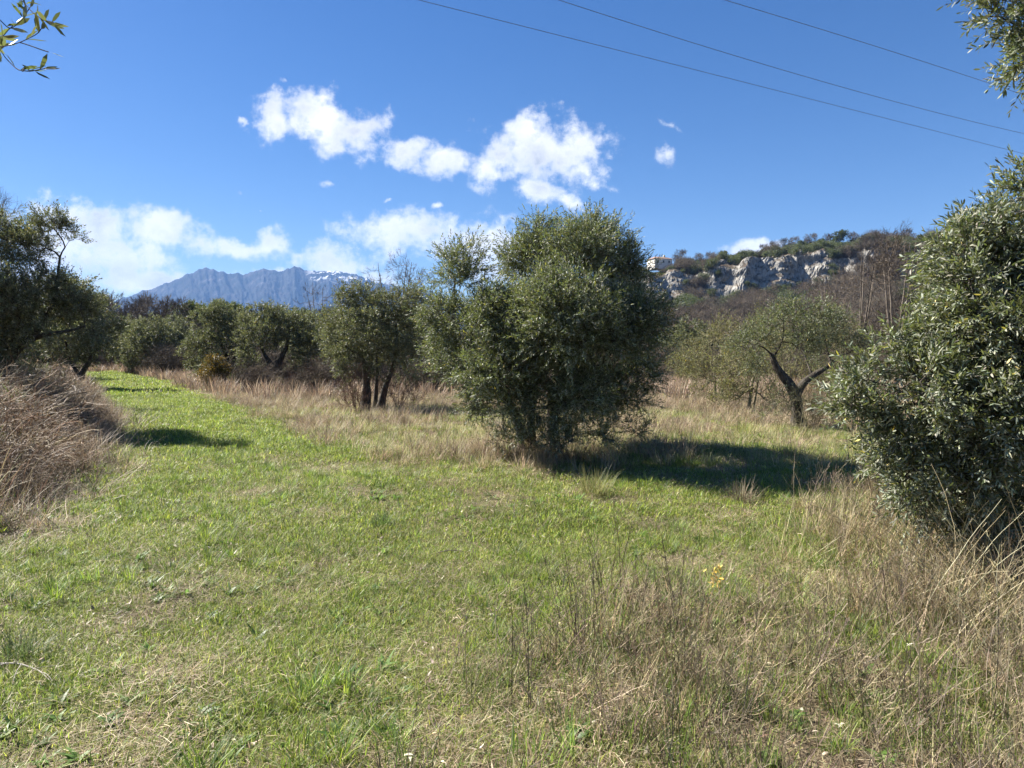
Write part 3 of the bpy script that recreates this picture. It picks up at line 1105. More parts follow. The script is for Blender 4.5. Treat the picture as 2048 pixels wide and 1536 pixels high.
# ------------------------------------------------------------------ trees
def grow(limbs, blobs, natt, r, step=0.16, kpath=0.12, sag=0.0, tip_r=0.0022, pipe=0.47):
    """limbs: list of (pts, radii, parent_limb or None). returns nodes P, parent, radius, tips, dirs"""
    P, par, base_r = [], [], []
    for pts, rad, pi in limbs:
        start = len(P)
        for i, q in enumerate(pts):
            P.append(q)
            base_r.append(rad[i])
            if i == 0:
                if pi is None:
                    par.append(-1)
                else:
                    dd = [np.linalg.norm(np.array(P[k]) - q) for k in range(start)]
                    par.append(int(np.argmin(dd)))
            else:
                par.append(len(P) - 2)
    nl = len(P)
    zmin = 0.35 * max(q[2] for q in P)
    cap = nl + natt * 14
    A = np.zeros((cap, 3))
    A[:nl] = np.array(P)
    pa = np.full(cap, -1)
    pa[:nl] = par
    br = np.zeros(cap)
    br[:nl] = base_r
    cost = np.zeros(cap)
    lowpen = np.zeros(cap)
    lowpen[:nl] = np.clip(zmin - A[:nl, 2], 0, 9) * 0.8
    n_ = nl
    w = np.array([b[3] ** 2.2 * (b[5] if len(b) > 5 else 1.0) for b in blobs])
    cnt = r.multinomial(natt, w / w.sum())
    att, outd = [], []
    for b, c in zip(blobs, cnt):
        d = norm(r.normal(0, 1, (c, 3)))
        rad = b[3] * r.uniform(0, 1, (c, 1)) ** 0.42
        sc = np.array([1, 1, b[4] if len(b) > 4 else 1.0])
        att.append(np.array(b[:3]) + d * rad * sc)
        outd.append(d)
    att = np.concatenate(att)
    outd = np.concatenate(outd)
    root = A[0]
    o = np.argsort(np.min(np.linalg.norm(att[:, None] - A[None, :nl], axis=2), axis=1))
    tips, tdir = [], []
    for i in o:
        q = att[i]
        if q[2] < 0.12:
            continue
        d = np.linalg.norm(A[:n_] - q, axis=1) * 1.0 + cost[:n_] * kpath + lowpen[:n_] + np.clip(A[:n_, 2] - q[2], 0, 9) * 0.35
        j = int(np.argmin(d))
        s0 = A[j]
        pd = A[j] - A[pa[j]] if pa[j] >= 0 else np.array([0, 0, 1.0])
        pd = pd / (np.linalg.norm(pd) + 1e-9)
        D = np.linalg.norm(q - s0)
        k = min(12, max(1, int(round(D / step))))
        c1 = s0 + pd * D * 0.3
        t = np.arange(1, k + 1)[:, None] / k
        pts = (1 - t) ** 2 * s0 + 2 * t * (1 - t) * (c1 * 0.5 + (s0 + q) * 0.25 + np.array([0, 0, 0.06 * D])) + t * t * q
        if k > 1:
            pts[:-1] += r.normal(0, 0.016, (k - 1, 3)) * min(1, D)
        if n_ + k >= cap:
            break
        A[n_:n_ + k] = pts
        pa[n_] = j
        pa[n_ + 1:n_ + k] = np.arange(n_, n_ + k - 1)
        cost[n_:n_ + k] = cost[j] + np.linspace(D / k, D, k)
        n_ += k
        tips.append(n_ - 1)
        last = A[n_ - 1] - A[pa[n_ - 1]]
        tdir.append(norm(last) * 0.8 + outd[i] * 0.5)
    A, pa, br = A[:n_], pa[:n_], br[:n_]
    cnt = np.zeros(n_)
    cnt[tips] = 1
    for i in range(n_ - 1, -1, -1):
        if pa[i] >= 0:
            cnt[pa[i]] += cnt[i]
    rad = tip_r * np.maximum(cnt, 1) ** pipe
    rad = np.maximum(rad * (np.arange(n_) >= nl), 0)
    rad[:nl] = np.maximum(br[:nl], np.minimum(rad[:nl], br[:nl]))
    rad[nl:] = np.minimum(rad[nl:], 0.05)
    return A, pa, rad, np.array(tips), np.array(tdir), nl


def leaves(g, base, d, length, width, r, mat=0, fine=True, cv=0.22, coff=None):
    """lanceolate leaves; upper side faces the +normal"""
    k = len(base)
    d = norm(d)
    a, b = perp(d)
    # upper side tends to face up / out
    up = np.array([0, 0, 0.8]) + r.normal(0, 0.95, (k, 3))
    nrm = norm(up - d * np.sum(up * d, 1, keepdims=True))
    side = np.cross(d, nrm)
    ln = np.broadcast_to(length, (k,))[:, None]
    wd = np.broadcast_to(width, (k,))[:, None] / 2
    c = 1 + r.normal(0, cv, (k, 1)) + r.normal(0, 0.05, (k, 3))
    c = np.clip(c, 0.35, 1.9)
    old = r.random((k, 1)) < 0.012
    c = np.where(old, c * np.array([2.6, 2.0, 1.0]), c)
    if coff is not None:
        c = c * coff
    if fine:
        curl = r.normal(0.02, 0.07, (k, 1))
        V = np.stack([base,
                      base + d * ln * 0.3 + side * wd * 0.8 + nrm * ln * 0.03,
                      base + d * ln * 0.3 - side * wd * 0.8 + nrm * ln * 0.03,
                      base + d * ln * 0.68 + side * wd * 0.9 - nrm * ln * curl,
                      base + d * ln * 0.68 - side * wd * 0.9 - nrm * ln * curl,
                      base + d * ln - nrm * ln * curl * 2.5], 1)
        b0 = np.arange(k) * 6
        g.add(V.reshape(-1, 3), [np.stack([b0, b0 + 1, b0 + 2], 1)[:, ::-1], np.stack([b0 + 1, b0 + 3, b0 + 4, b0 + 2], 1)[:, ::-1], np.stack([b0 + 3, b0 + 5, b0 + 4], 1)[:, ::-1]], mat, np.repeat(c, 6, 0))
    else:
        V = np.stack([base, base + d * ln * 0.5 + side * wd, base + d * ln, base + d * ln * 0.5 - side * wd], 1)
        b0 = np.arange(k) * 4
        g.add(V.reshape(-1, 3), [np.stack([b0, b0 + 3, b0 + 2, b0 + 1], 1)[:, ::-1]], mat, np.repeat(c, 4, 0))


def sprays(g, P, D, r, per=3, slen=(0.16, 0.34), nleaf=18, llen=(0.04, 0.062), lw=0.0115, mat=0, tmat=1, fine=True, up=0.35, twr=0.0016, cvar=0.15):
    """leafy shoots from every tip"""
    P = np.repeat(P, per, 0)
    D = norm(np.repeat(D, per, 0) + r.normal(0, 0.55, (len(P), 3)) + np.array([0, 0, up]))
    k = len(P)
    Ls = r.uniform(*slen, k)
    bend = r.normal(0, 0.25, (k, 3)) + np.array([0, 0, -0.1])
    tcol = 1 + r.normal(0, cvar, (k, 1))
    M1 = P + D * (Ls * 0.5)[:, None]
    D2 = norm(D + bend)
    M2 = M1 + D2 * (Ls * 0.5)[:, None]
    segs(g, P, M1, twr, twr * 0.8, 3, tmat)
    segs(g, M1, M2, twr * 0.8, twr * 0.4, 3, tmat)
    t = (np.arange(nleaf) // 2 + 1.0) / (nleaf // 2)
    t = 0.08 + 0.92 * t
    tt = np.broadcast_to(t, (k, nleaf))
    first = tt < 0.5
    B = np.where(first[..., None], P[:, None] + (M1 - P)[:, None] * (tt * 2)[..., None], M1[:, None] + (M2 - M1)[:, None] * (tt * 2 - 1)[..., None])
    dd = np.where(first[..., None], D[:, None], D2[:, None])
    a, b = perp(D)
    ph = (np.arange(nleaf) // 2) * (math.pi / 2) + (np.arange(nleaf) % 2) * math.pi + r.uniform(0, 6.28, (k, 1)) + r.normal(0, 0.4, (k, nleaf))
    rad = a[:, None] * np.cos(ph)[..., None] + b[:, None] * np.sin(ph)[..., None]
    spread = r.uniform(0.5, 1.1, (k, nleaf, 1)) * np.where(tt > 0.9, 0.4, 1)[..., None]
    ld = dd * np.cos(spread) + rad * np.sin(spread)
    keep = r.random((k, nleaf)) < 0.9
    leaves(g, B[keep], ld[keep], r.uniform(*llen, keep.sum()), lw * r.uniform(0.8, 1.2, keep.sum()), r, mat, fine, 0.2, np.broadcast_to(tcol[:, None], (k, nleaf, 1))[keep])


def wood(g, A, pa, rad, nl, limbs, thick=0.012, sides=9, mat=0, r=rng, rough=0.10, col=(1, 1, 1)):
    for i, (pts, rd, pi) in enumerate(limbs):
        tube(g, pts, rd, sides, mat, col, rough, i)
    idx = np.arange(nl, len(A))
    rr = rad[idx]
    pr = np.minimum(rad[pa[idx]], rr * 1.35)
    big = rr > thick
    segs(g, A[pa[idx[big]]], A[idx[big]], pr[big], rr[big], 6, mat, col)
    sm = ~big
    segs(g, A[pa[idx[sm]]], A[idx[sm]], pr[sm], rr[sm], 3, mat, col)


def tree(name, label, cat, u, v, y, limbs_px, blobs_px, natt, seed, group=None, leaf=None, per=3, nleaf=18, fine=True,
         llen=(0.04, 0.062), lw=0.0115, slen=(0.16, 0.34), mat=None, step=0.16, wood_mat=None, kpath=0.12, tip_r=0.0022, up=0.35, wob=0.012, base=None, sides=9, flat=0.85, twr=0.0016, shrink=0.09):
    """u, v: foot of the tree on the picture's ground; y its real distance. limb and blob figures are offsets
       at that distance, in picture pixels: (du, dv_up, depth in metres, ...)"""
    r = np.random.default_rng(seed)
    s = y / F
    bx = (u - 1024) * s if base is None else base[0]
    by = y if base is None else base[1]
    bz = float(hz(bx, by)) - 0.03
    limbs = []
    for i, (pi, pl) in enumerate(limbs_px):
        pts = [(q[0] * s, q[2], q[1] * s) for q in pl]
        rd = [q[3] for q in pl]
        pp, rr = smooth_path(pts, rd, 0.11, wob, r)
        if i == 0 or pi is None:
            rr = rr * (1 + 0.5 * np.exp(-np.linspace(0, 1, len(rr)) * 14))
        limbs.append((pp, rr, pi))
    blobs = [(b[0] * s, b[3] if len(b) > 3 else 0.0, b[1] * s, max(.12, b[2] * s - shrink), flat, (b[4] if len(b) > 4 else 1.0)) for b in blobs_px]
    A, pa, rad, tips, tdir, nl = grow(limbs, blobs, natt, r, step, kpath, tip_r=tip_r)
    root = empty(name, (bx, by, bz), label, cat, group)
    gw = Geo()
    wood(gw, A, pa, rad, nl, limbs, sides=sides, r=r)
    link('trunk', gw.mesh('trunk', [wood_mat or M_BARK], True), root)
    gl = Geo()
    if leaf is False:
        # bare crown: fine twigs only
        P = A[tips]
        k = len(P) * per
        B = np.repeat(P, per, 0)
        D = norm(np.repeat(tdir, per, 0) + r.normal(0, 0.45, (k, 3)) + np.array([0, 0, up]))
        Ls = r.uniform(*slen, k)
        M1 = B + D * (Ls / 2)[:, None]
        D2 = norm(D + r.normal(0, 0.3, (k, 3)) + np.array([0, 0, 0.15]))
        M2 = M1 + D2 * (Ls / 2)[:, None]
        c = pick(r, [(1, 1, 1), (1.2, 1.05, 0.95), (0.8, 0.75, 0.75)], k)
        segs(gl, B, M1, twr, twr * .8, 3, 0, c)
        segs(gl, M1, M2, twr * .8, twr * .5, 3, 0, c)
        for q in range(2):
            D3 = norm(D2 + r.normal(0, 0.6, (k, 3)))
            segs(gl, M1, M1 + D3 * (Ls * 0.35)[:, None], twr * .7, twr * .4, 3, 0, c)
        link('crown', gl.mesh('crown', [wood_mat or M_TWIG]), root)
    else:
        sprays(gl, A[tips], tdir, r, per, slen, nleaf, llen, lw, 0, 1, fine, up, twr)
        link('crown', gl.mesh('crown', [mat or M_OLIVE, wood_mat or M_BARK]), root)
    return root


def build_trees():
    def off(u0, v0, pts):
        return [(a - u0, v0 - b, *rest) for (a, b, *rest) in pts]

    # central olive
    u0, v0 = 1090, 910
    limbs = [(None, off(u0, v0, [(1112, 915, 0, .095), (1104, 850, .02, .085), (1108, 790, .05, .075), (1135, 720, .15, .055), (1165, 640, .2, .035), (1185, 560, .15, .018)])),
             (None, off(u0, v0, [(1050, 915, .1, .09), (1045, 865, .1, .075), (1020, 800, .0, .06), (985, 750, -.1, .05), (950, 690, -.2, .035), (930, 610, -.2, .02)])),
             (None, off(u0, v0, [(1066, 912, .25, .06), (1062, 840, .3, .055), (1075, 740, .4, .042), (1070, 640, .35, .028), (1072, 540, .3, .016)])),
             (0, off(u0, v0, [(1106, 830, .03, .06), (1150, 770, -.15, .05), (1215, 700, -.4, .035), (1260, 620, -.5, .018)])),
             (0, off(u0, v0, [(1110, 780, .05, .05), (1170, 760, .5, .04), (1240, 760, .8, .028), (1290, 780, .9, .014)])),
             (1, off(u0, v0, [(1020, 800, .0, .045), (960, 780, .5, .035), (900, 720, .7, .022), (870, 680, .7, .012)]))]
    blobs = off(u0, v0, [(905, 640, 70, -.2), (925, 545, 62, -.3), (940, 500, 40, -.2), (1005, 630, 84, .5), (1005, 640, 80, -.8), (1070, 520, 85, .2), (1078, 455, 40, .1, 1.2), (1150, 520, 80, -.6), (1195, 500, 85, .3), (1190, 455, 42, .2, 1.2), (1260, 540, 66, .2), (1245, 650, 90, .7), (1245, 650, 90, -.8), (1285, 740, 56, .2), (1290, 800, 46, .5), (1275, 858, 34, -.2), (1130, 640, 120, 1.2), (1120, 650, 120, -1.2), (1010, 735, 90, -.9), (920, 720, 66, -.1), (885, 690, 44, .2), (1140, 770, 80, -1.0), (1210, 780, 80, .6), (965, 800, 44, -.2), (1000, 850, 34, .3, .7), (1190, 860, 40, -.5), (1080, 800, 60, -.8, .7), (1140, 850, 48, -.6, .8), (1050, 865, 36, -.6, .5), (1230, 840, 44, .2, .6), (1030, 800, 50, -.7, .7), (1130, 890, 30, -.4, .8), (1060, 895, 24, -.3, .7), (1065, 845, 46, -1.0, .8), (1120, 865, 40, -.9, .8), (1005, 865, 36, -.5, .8)])
    tree('olive_tree', 'largest olive tree with several trunks and full crown in the middle of the clearing', 'olive tree', u0, v0, 10.9, limbs, blobs, 2400, 1, per=6, nleaf=20, shrink=.17, up=.6, slen=(.18, .42), group='olive trees', step=0.12)

    # second olive, left of the central one
    u0, v0 = 748, 822
    limbs = [(None, off(u0, v0, [(730, 824, 0, .13), (733, 780, 0, .11), (728, 730, .1, .07), (700, 670, .1, .04), (680, 620, .1, .02)])),
             (None, off(u0, v0, [(757, 824, .1, .10), (765, 785, .1, .085), (785, 730, 0, .06), (795, 680, 0, .04), (790, 620, 0, .02)])),
             (None, off(u0, v0, [(745, 822, .3, .06), (748, 770, .3, .05), (750, 690, .3, .04), (745, 620, .3, .02)]))]
    blobs = off(u0, v0, [(690, 640, 48, 0), (720, 600, 44, .3), (770, 620, 55, 0), (810, 640, 46, .2), (820, 600, 40, .2), (740, 670, 58, -.6), (700, 710, 42, -.2), (800, 700, 40, -.4), (750, 690, 46, .9), (665, 680, 26, 0), (840, 680, 34, .6), (690, 590, 26, 0), (750, 740, 36, -.3, .6), (690, 745, 26, -.2, .8), (810, 745, 28, .2, .8), (700, 780, 18, -.1, .6)])
    tree('olive_tree', 'olive tree with two leaning dark trunks, next left of the largest olive', 'olive tree', u0, v0, 19.5, limbs, blobs, 1000, 2, per=4, nleaf=14, fine=False, llen=(0.05, 0.08), lw=0.02, mat=M_OLIVE_D, group='olive trees')

    # third olive, thick forked trunk
    u0, v0 = 545, 775
    limbs = [(None, off(u0, v0, [(548, 776, 0, .26), (550, 755, 0, .22), (552, 735, 0, .19), (562, 715, 0, .12), (575, 690, 0, .08), (580, 650, .1, .04)])),
             (0, off(u0, v0, [(550, 742, 0, .18), (538, 724, 0, .13), (525, 705, .1, .08), (515, 670, .1, .04)]))]
    blobs = off(u0, v0, [(500, 650, 32, 0), (530, 630, 32, 0), (570, 640, 34, 0), (610, 650, 32, 0), (540, 670, 36, -.6), (590, 680, 34, -.4), (500, 690, 28, -.2), (625, 690, 24, 0), (545, 640, 40, 1.2), (510, 730, 24, .2), (490, 715, 24, .2), (600, 725, 24, 0), (500, 750, 18, -.3, .8), (570, 745, 16, .4)])
    tree('olive_tree', 'olive tree with one thick dark forked trunk, in the row beyond the mown track', 'olive tree', u0, v0, 31.0, limbs, blobs, 700, 3, per=4, nleaf=12, fine=False, llen=(0.07, 0.11), lw=0.032, mat=M_OLIVE_D, step=0.2, group='olive trees')

    u0, v0 = 445, 765
    limbs = [(None, off(u0, v0, [(455, 766, 0, .2), (458, 740, 0, .16), (450, 700, 0, .1), (435, 660, .1, .05)])),
             (0, off(u0, v0, [(457, 735, 0, .12), (475, 700, 0, .08), (480, 655, .1, .04)]))]
    blobs = off(u0, v0, [(410, 640, 32, 0), (440, 622, 30, 0), (475, 640, 34, 0), (400, 680, 28, -.2), (440, 680, 38, -.5), (480, 690, 30, 0), (440, 650, 40, 1.0), (385, 700, 26, 0), (400, 730, 26, 0), (480, 730, 28, 0), (440, 745, 24, -.2)])
    tree('olive_tree', 'rounded olive tree behind the yellowing bush beyond the mown track', 'olive tree', u0, v0, 34.0, limbs, blobs, 650, 4, per=4, nleaf=12, fine=False, llen=(0.07, 0.11), lw=0.034, mat=M_OLIVE_D, step=0.2, group='olive trees')

    # left dark olive rising from the bramble bank
    u0, v0 = 40, 862
    limbs = [(None, off(u0, v0, [(10, 862, 0, .12), (8, 800, 0, .10), (20, 740, 0, .08), (70, 690, .1, .055), (110, 620, .1, .035), (120, 540, .1, .02)])),
             (0, off(u0, v0, [(12, 790, 0, .09), (-30, 700, .2, .07), (-40, 600, .3, .045), (-20, 520, .2, .02)])),
             (0, off(u0, v0, [(40, 715, 0, .06), (100, 700, -.3, .045), (160, 690, -.4, .03), (200, 680, -.4, .012)])),
             (0, off(u0, v0, [(15, 760, .05, .06), (30, 660, .5, .045), (50, 560, .6, .025)]))]
    blobs = off(u0, v0, [(60, 530, 62, 0), (110, 485, 46, 0, 1.3), (135, 470, 28, 0, 1.4), (150, 505, 26, .1, 1.2), (100, 470, 26, -.1), (30, 490, 44, .2), (-40, 500, 80, 0), (-60, 640, 110, .2), (60, 620, 80, -.6), (70, 620, 80, .7), (110, 590, 50, 0), (150, 640, 55, 0), (190, 640, 42, -.2), (200, 690, 34, -.3), (120, 690, 46, -.5), (30, 700, 70, -.4), (-20, 760, 60, -.2), (40, 770, 30, .2, .7), (165, 600, 24, 0)])
    tree('olive_tree', 'dark olive tree leaning out of the bramble bank at the left edge', 'olive tree', u0, v0, 14.0, limbs, blobs, 1250, 5, per=6, nleaf=14, shrink=.2, fine=False, llen=(0.045, 0.07), lw=0.017, mat=M_OLIVE_D, step=0.14, group='olive trees')

    u0, v0 = 175, 768
    limbs = [(None, off(u0, v0, [(165, 768, 0, .14), (160, 740, 0, .12), (180, 710, 0, .08), (200, 670, .1, .05), (205, 620, .1, .03)])),
             (0, off(u0, v0, [(162, 745, 0, .09), (140, 710, 0, .06), (130, 660, 0, .04)]))]
    blobs = off(u0, v0, [(200, 620, 36, 0), (230, 640, 28, 0), (180, 660, 40, -.4), (215, 680, 32, -.2), (150, 640, 44, 0), (160, 700, 34, 0), (195, 600, 26, 0), (110, 660, 50, 0)])
    tree('olive_tree', 'olive tree overhanging the far end of the mown track on its left', 'olive tree', u0, v0, 30.0, limbs, blobs, 650, 6, per=4, nleaf=12, fine=False, llen=(0.07, 0.11), lw=0.034, mat=M_OLIVE_D, step=0.2, group='olive trees')

    # right middle olive: open Y trunk with sparse crown
    u0, v0 = 1598, 862
    limbs = [(None, off(u0, v0, [(1597, 866, 0, .125), (1597, 830, 0, .105), (1592, 790, 0, .11), (1583, 772, 0, .10), (1560, 745, 0, .078), (1549, 728, .05, .066), (1548, 712, .1, .055)])),
             (0, off(u0, v0, [(1594, 795, 0, .095), (1602, 772, 0, .085), (1625, 752, 0, .066), (1660, 733, .05, .045), (1672, 722, .05, .03)])),
             (0, off(u0, v0, [(1549, 718, .1, .022), (1545, 700, .1, .016), (1525, 690, .15, .012), (1505, 688, .15, .006)])),
             (0, off(u0, v0, [(1549, 718, .1, .02), (1565, 680, -.1, .012), (1560, 630, -.1, .007)])),
             (1, off(u0, v0, [(1665, 728, .05, .02), (1660, 690, .2, .013), (1650, 640, .2, .007)])),
             (1, off(u0, v0, [(1625, 752, 0, .02), (1620, 700, .4, .013), (1600, 640, .5, .006)]))]
    blobs = off(u0, v0, [(1560, 640, 44, 0), (1600, 620, 40, .3), (1640, 640, 46, 0), (1680, 650, 42, .3), (1520, 670, 44, 0), (1480, 690, 34, 0), (1600, 680, 50, -.3), (1700, 690, 40, -.2), (1660, 700, 40, .3), (1520, 730, 36, .2), (1560, 800, 34, -.2, .8), (1540, 830, 28, 0, .7), (1690, 740, 34, 0)])
    tree('olive_tree', 'open olive tree with short bare Y shaped trunk, right of the largest olive', 'olive tree', u0, v0, 15.0, limbs, blobs, 520, 7, per=4, nleaf=10, shrink=.15, fine=False, llen=(0.04, 0.065), lw=0.014, group='olive trees', up=0.5)

    # near right olive, half out of the frame
    u0, v0 = 2130, 1160
    limbs = [(None, off(u0, v0, [(2130, 1170, 0, .11), (2125, 1050, 0, .10), (2110, 930, 0, .09), (2060, 800, -.1, .065), (2000, 680, -.2, .045), (1950, 560, -.2, .025)])),
             (0, off(u0, v0, [(2112, 940, 0, .07), (2150, 780, .2, .06), (2150, 560, .2, .045), (2120, 330, .1, .035), (2080, 180, 0, .022), (2000, 60, -.1, .010)])),
             (0, off(u0, v0, [(2110, 930, 0, .06), (2010, 860, -.1, .028), (1900, 800, -.2, .012), (1800, 740, -.3, .006)])),
             (0, off(u0, v0, [(2120, 1000, 0, .05), (2020, 950, 0, .025), (1920, 930, 0, .012), (1830, 920, 0, .006)])),
             (0, off(u0, v0, [(2112, 940, 0, .06), (2250, 800, .1, .05), (2350, 650, .2, .03)]))]
    blobs = off(u0, v0, [(2045, 365, 34, 0, 1.2), (2110, 430, 90, 0), (1960, 440, 60, -.1), (1900, 490, 50, -.1), (1990, 500, 110, .2), (1890, 560, 56, -.2), (1900, 660, 84, 0), (1980, 640, 120, -.3), (1810, 690, 60, 0), (1745, 730, 56, 0), (1770, 870, 50, 0), (1725, 790, 36, .1), (1830, 760, 90, -.2), (1760, 810, 50, 0), (1950, 800, 130, -.3), (1830, 870, 76, 0), (1900, 920, 80, -.2), (1800, 950, 40, -.1), (2030, 900, 100, .1), (2200, 560, 200, .2), (2250, 750, 200, 0), (2120, 700, 160, .5), (2050, 560, 120, .6), (1960, 1000, 80, .1), (2050, 1040, 90, .1), (1870, 1000, 60, .1), (2000, 940, 120, .8),
                         (2340, 260, 150, .1, .6), (2310, 120, 80, .1, .8), (2360, 480, 170, .1, .5), (1995, 50, 40, -.1, 1.0), (1950, 22, 28, -.1, 1.2), (2030, 95, 26, -.1, 1.2), (2015, 125, 14, -.1, 1.5), (2110, 0, 36, 0, .8)])
    tree('olive_tree', 'nearest olive tree filling the right edge with pale grey green leaves', 'olive tree', u0, v0, 5.0, limbs, blobs, 2450, 8, per=5, nleaf=18, fine=True, shrink=.09, llen=(0.035, 0.062), lw=0.0115, slen=(0.13, 0.27), group='olive trees', step=0.09, twr=0.0013)

    # olive outside the left edge whose twigs hang into the top left corner
    u0, v0 = -1200, 1700
    r = np.random.default_rng(99)
    base = np.array([-3.7, 2.1])
    limb0 = [(0, 0, 0, .12), (.1, .9, 0, .10), (.25, 1.6, .05, .08), (.5, 2.3, .1, .05), (.4, 3.0, .1, .02)]
    limb1 = [(.25, 1.6, .05, .06), (.9, 2.4, .1, .03), (1.35, 2.78, .15, .012), (1.75, 2.83, .2, .005)]
    limb2 = [(.25, 1.6, .05, .06), (-.4, 2.2, -.2, .04), (-.8, 2.7, -.3, .02)]
    s = 2.3 / F
    conv = lambda pl: [(q[0] / s, q[1] / s, q[2], q[3]) for q in pl]
    bl = [(.3, 3.1, .6, .1), (-.5, 2.7, .6, -.1), (.5, 2.7, .45, -.5), (.2, 2.3, .5, .5), (.95, 3.05, .35, .0)]
    blobs = [(b[0] / s, b[1] / s, b[2] / s, b[3]) for b in bl]
    rt = tree('olive_tree', 'olive tree whose few leafy twigs hang into the top left corner', 'olive tree', 0, 0, 2.3, [(None, conv(limb0)), (0, conv(limb1)), (0, conv(limb2))], blobs, 420, 9, base=base, per=2, nleaf=14, group='olive trees', step=0.1)
    # the visible twigs
    o = np.array(rt.location)
    gl = Geo()
    start = np.array(limb1[-1])
    S0 = np.array([1.75, .2, 2.83])
    tw = [[(-60, 60), (0, 95), (40, 85), (75, 68), (82, 58)], [(-60, 60), (0, 98), (10, 115), (35, 140), (60, 143), (90, 137)], [(-60, -30), (44, 0), (62, 22), (85, 40), (108, 46)], [(-60, -20), (20, 60), (42, 42), (60, 15)], [(40, 85), (58, 90), (75, 97), (97, 104)], [(-60, 60), (5, 75), (14, 62), (30, 48)]]
    ends = []
    AA, BB = [], []
    LB, LD = [], []
    for kk, pl in enumerate(tw):
        pts = []
        for j, (a, b) in enumerate(pl):
            q = at(a, b, 2.24 if kk == 4 else 2.3 + (0.05 * kk if kk != 0 else 0) - 0.03 * j) - o
            pts.append(q)
        if pl[0][0] == -60:
            pts = [S0] + pts
        pp, _ = smooth_path(pts, [1] * len(pts), 0.012)
        LB, LD = [], []
        dirs = norm(np.diff(pp, axis=0))
        for j in range(2 + int(len(pp) * 0.3), len(pp) - 1, 2):
            if r.random() < 0.8:
                for sgn in (-1, 1):
                    if r.random() < 0.72:
                        LB.append(pp[j])
                        q = norm(np.cross(dirs[j], r.normal(0, 1, 3)))
                        LD.append(dirs[j] * r.uniform(0.4, 0.9) + q * r.uniform(0.6, 1.0) + np.array([0, 0, 0.25]))
        LB.append(pp[-1])
        LD.append(dirs[-1])
        gl = Geo()
        segs(gl, pp[:-1], pp[1:], 0.0016, 0.0015, 4, 1)
        leaves(gl, np.array(LB), np.array(LD), r.uniform(0.042, 0.060, len(LB)), r.uniform(0.011, 0.016, len(LB)), r, 0, True)
        link('leafy_twig', gl.mesh('leafy_twig', [M_OLIVE, M_BARK]), rt)

    # ---- far olives (grey green) at the end of the track
    src = None
    spots = [(300, 36 + 12, 1.0, 'far grey green olive tree left of the rounded olive where the mown track ends'),
             (345, 52, 1.05, 'far grey green olive tree close behind the rounded olive on its left'),
             (262, 50, 1.0, 'far grey green olive tree behind the overhanging one at the end of the track'),
             (600, 50, 1.1, 'far olive tree glimpsed behind the thick forked trunk'),
             (820, 36, 1.0, 'far olive tree seen under the left edge of the largest olive'),
             (640, 40, 1.0, 'far olive tree in the gap between forked trunk and leaning trunks'),
             (80, 40, 1.15, 'far olive tree behind the dark one on the bramble bank'),
             (1380, 46, .95, 'far olive tree just right of the largest olive, before the hill'),
             (700, 30, .85, 'low olive tree close behind the pair of leaning trunks'),
             (-26, 22, .95, 'olive tree added at the left edge behind the dark one to shade the track'),  # added behind the dark olive to cast a shadow band on the track
             (-104, 17.5, .85, 'olive tree added mostly outside the left edge to shade the track')]  # added mostly out of view for its shadow across the track
    limbs = [(None, [(0, 0, 0, .18), (4, 40, 0, .15), (-20, 90, .1, .09), (-45, 150, .1, .04)]), (0, [(3, 38, 0, .12), (35, 90, -.1, .08), (50, 150, .1, .04)]), (0, [(3, 38, 0, .1), (5, 110, .3, .05), (5, 180, .3, .02)])]
    blobs = [(-50, 150, 55, 0), (0, 180, 60, 0), (50, 155, 55, 0), (-70, 100, 45, 0), (65, 100, 45, .3), (0, 120, 70, -.8), (0, 120, 70, .9), (-30, 60, 40, .3), (45, 55, 40, 0, .8), (-60, 50, 30, -.3, .8)]
    for i, (u, y, sc, lab) in enumerate(spots):
        x = (u - 1024) / F * y
        if src is None:
            src = tree('olive_tree', lab, 'olive tree', 0, 0, 25.0, limbs, blobs, 600, 30, base=(x, y), per=4, nleaf=10, fine=False, llen=(0.09, 0.14), lw=0.042, mat=M_OLIVE_D, step=0.22, group='olive trees')
        else:
            copy_thing(src, (x, y, float(hz(x, y)) - 0.03), i * 1.3, sc, lab)

    # ---- yellowing bush in front of the rounded olive
    u0, v0 = 430, 765
    limbs = [(None, [(0, 0, 0, .03), (-5, 20, 0, .02), (-8, 45, 0, .01)]), (None, [(6, 0, 0, .03), (15, 20, 0, .02), (20, 40, 0, .01)])]
    tree('bush', 'yellow and rusty green bush in front of the rounded olive', 'bush', u0, v0, 30.5, limbs, [(-5, 35, 24, 0), (15, 30, 20, 0), (-10, 15, 16, 0), (0, 55, 16, 0)], 160, 12, per=4, nleaf=10, fine=False, llen=(0.06, 0.1), lw=0.035,
         mat=leaf_mat('rusty_leaf', (0.11, 0.085, 0.02), (0.13, 0.12, 0.03), trans=0.25, tcol=(0.22, 0.15, 0.03)), step=0.2)

    # ---- bare trees and shrubs
    def bare(label, u, v, y, H, Wd, natt, seed, multi=3, per=4, group='bare trees', cat='bare tree', name='bare_tree', twr=0.004, rt=0.05, slen=(0.25, 0.6), tip_r=0.004, low=0.25, base=None, wmat=None, leaf=False, **kw):
        rr = np.random.default_rng(seed)
        px = F / y
        limbs = []
        for q in range(multi):
            a = rr.uniform(-1, 1) * Wd * 0.28
            dy = rr.uniform(-.4, .4) * Wd * 0.5
            s_ = rr.uniform(-.12, .12)
            limbs.append((None, [(s_ * px, 0, s_, rt), ((s_ + a * .25) * px, H * .25 * px, dy * .2, rt * .8), ((s_ + a * .6) * px, H * .55 * px, dy * .6, rt * .5), ((s_ + a) * px, H * .88 * px, dy, rt * .15)]))
        blobs = []
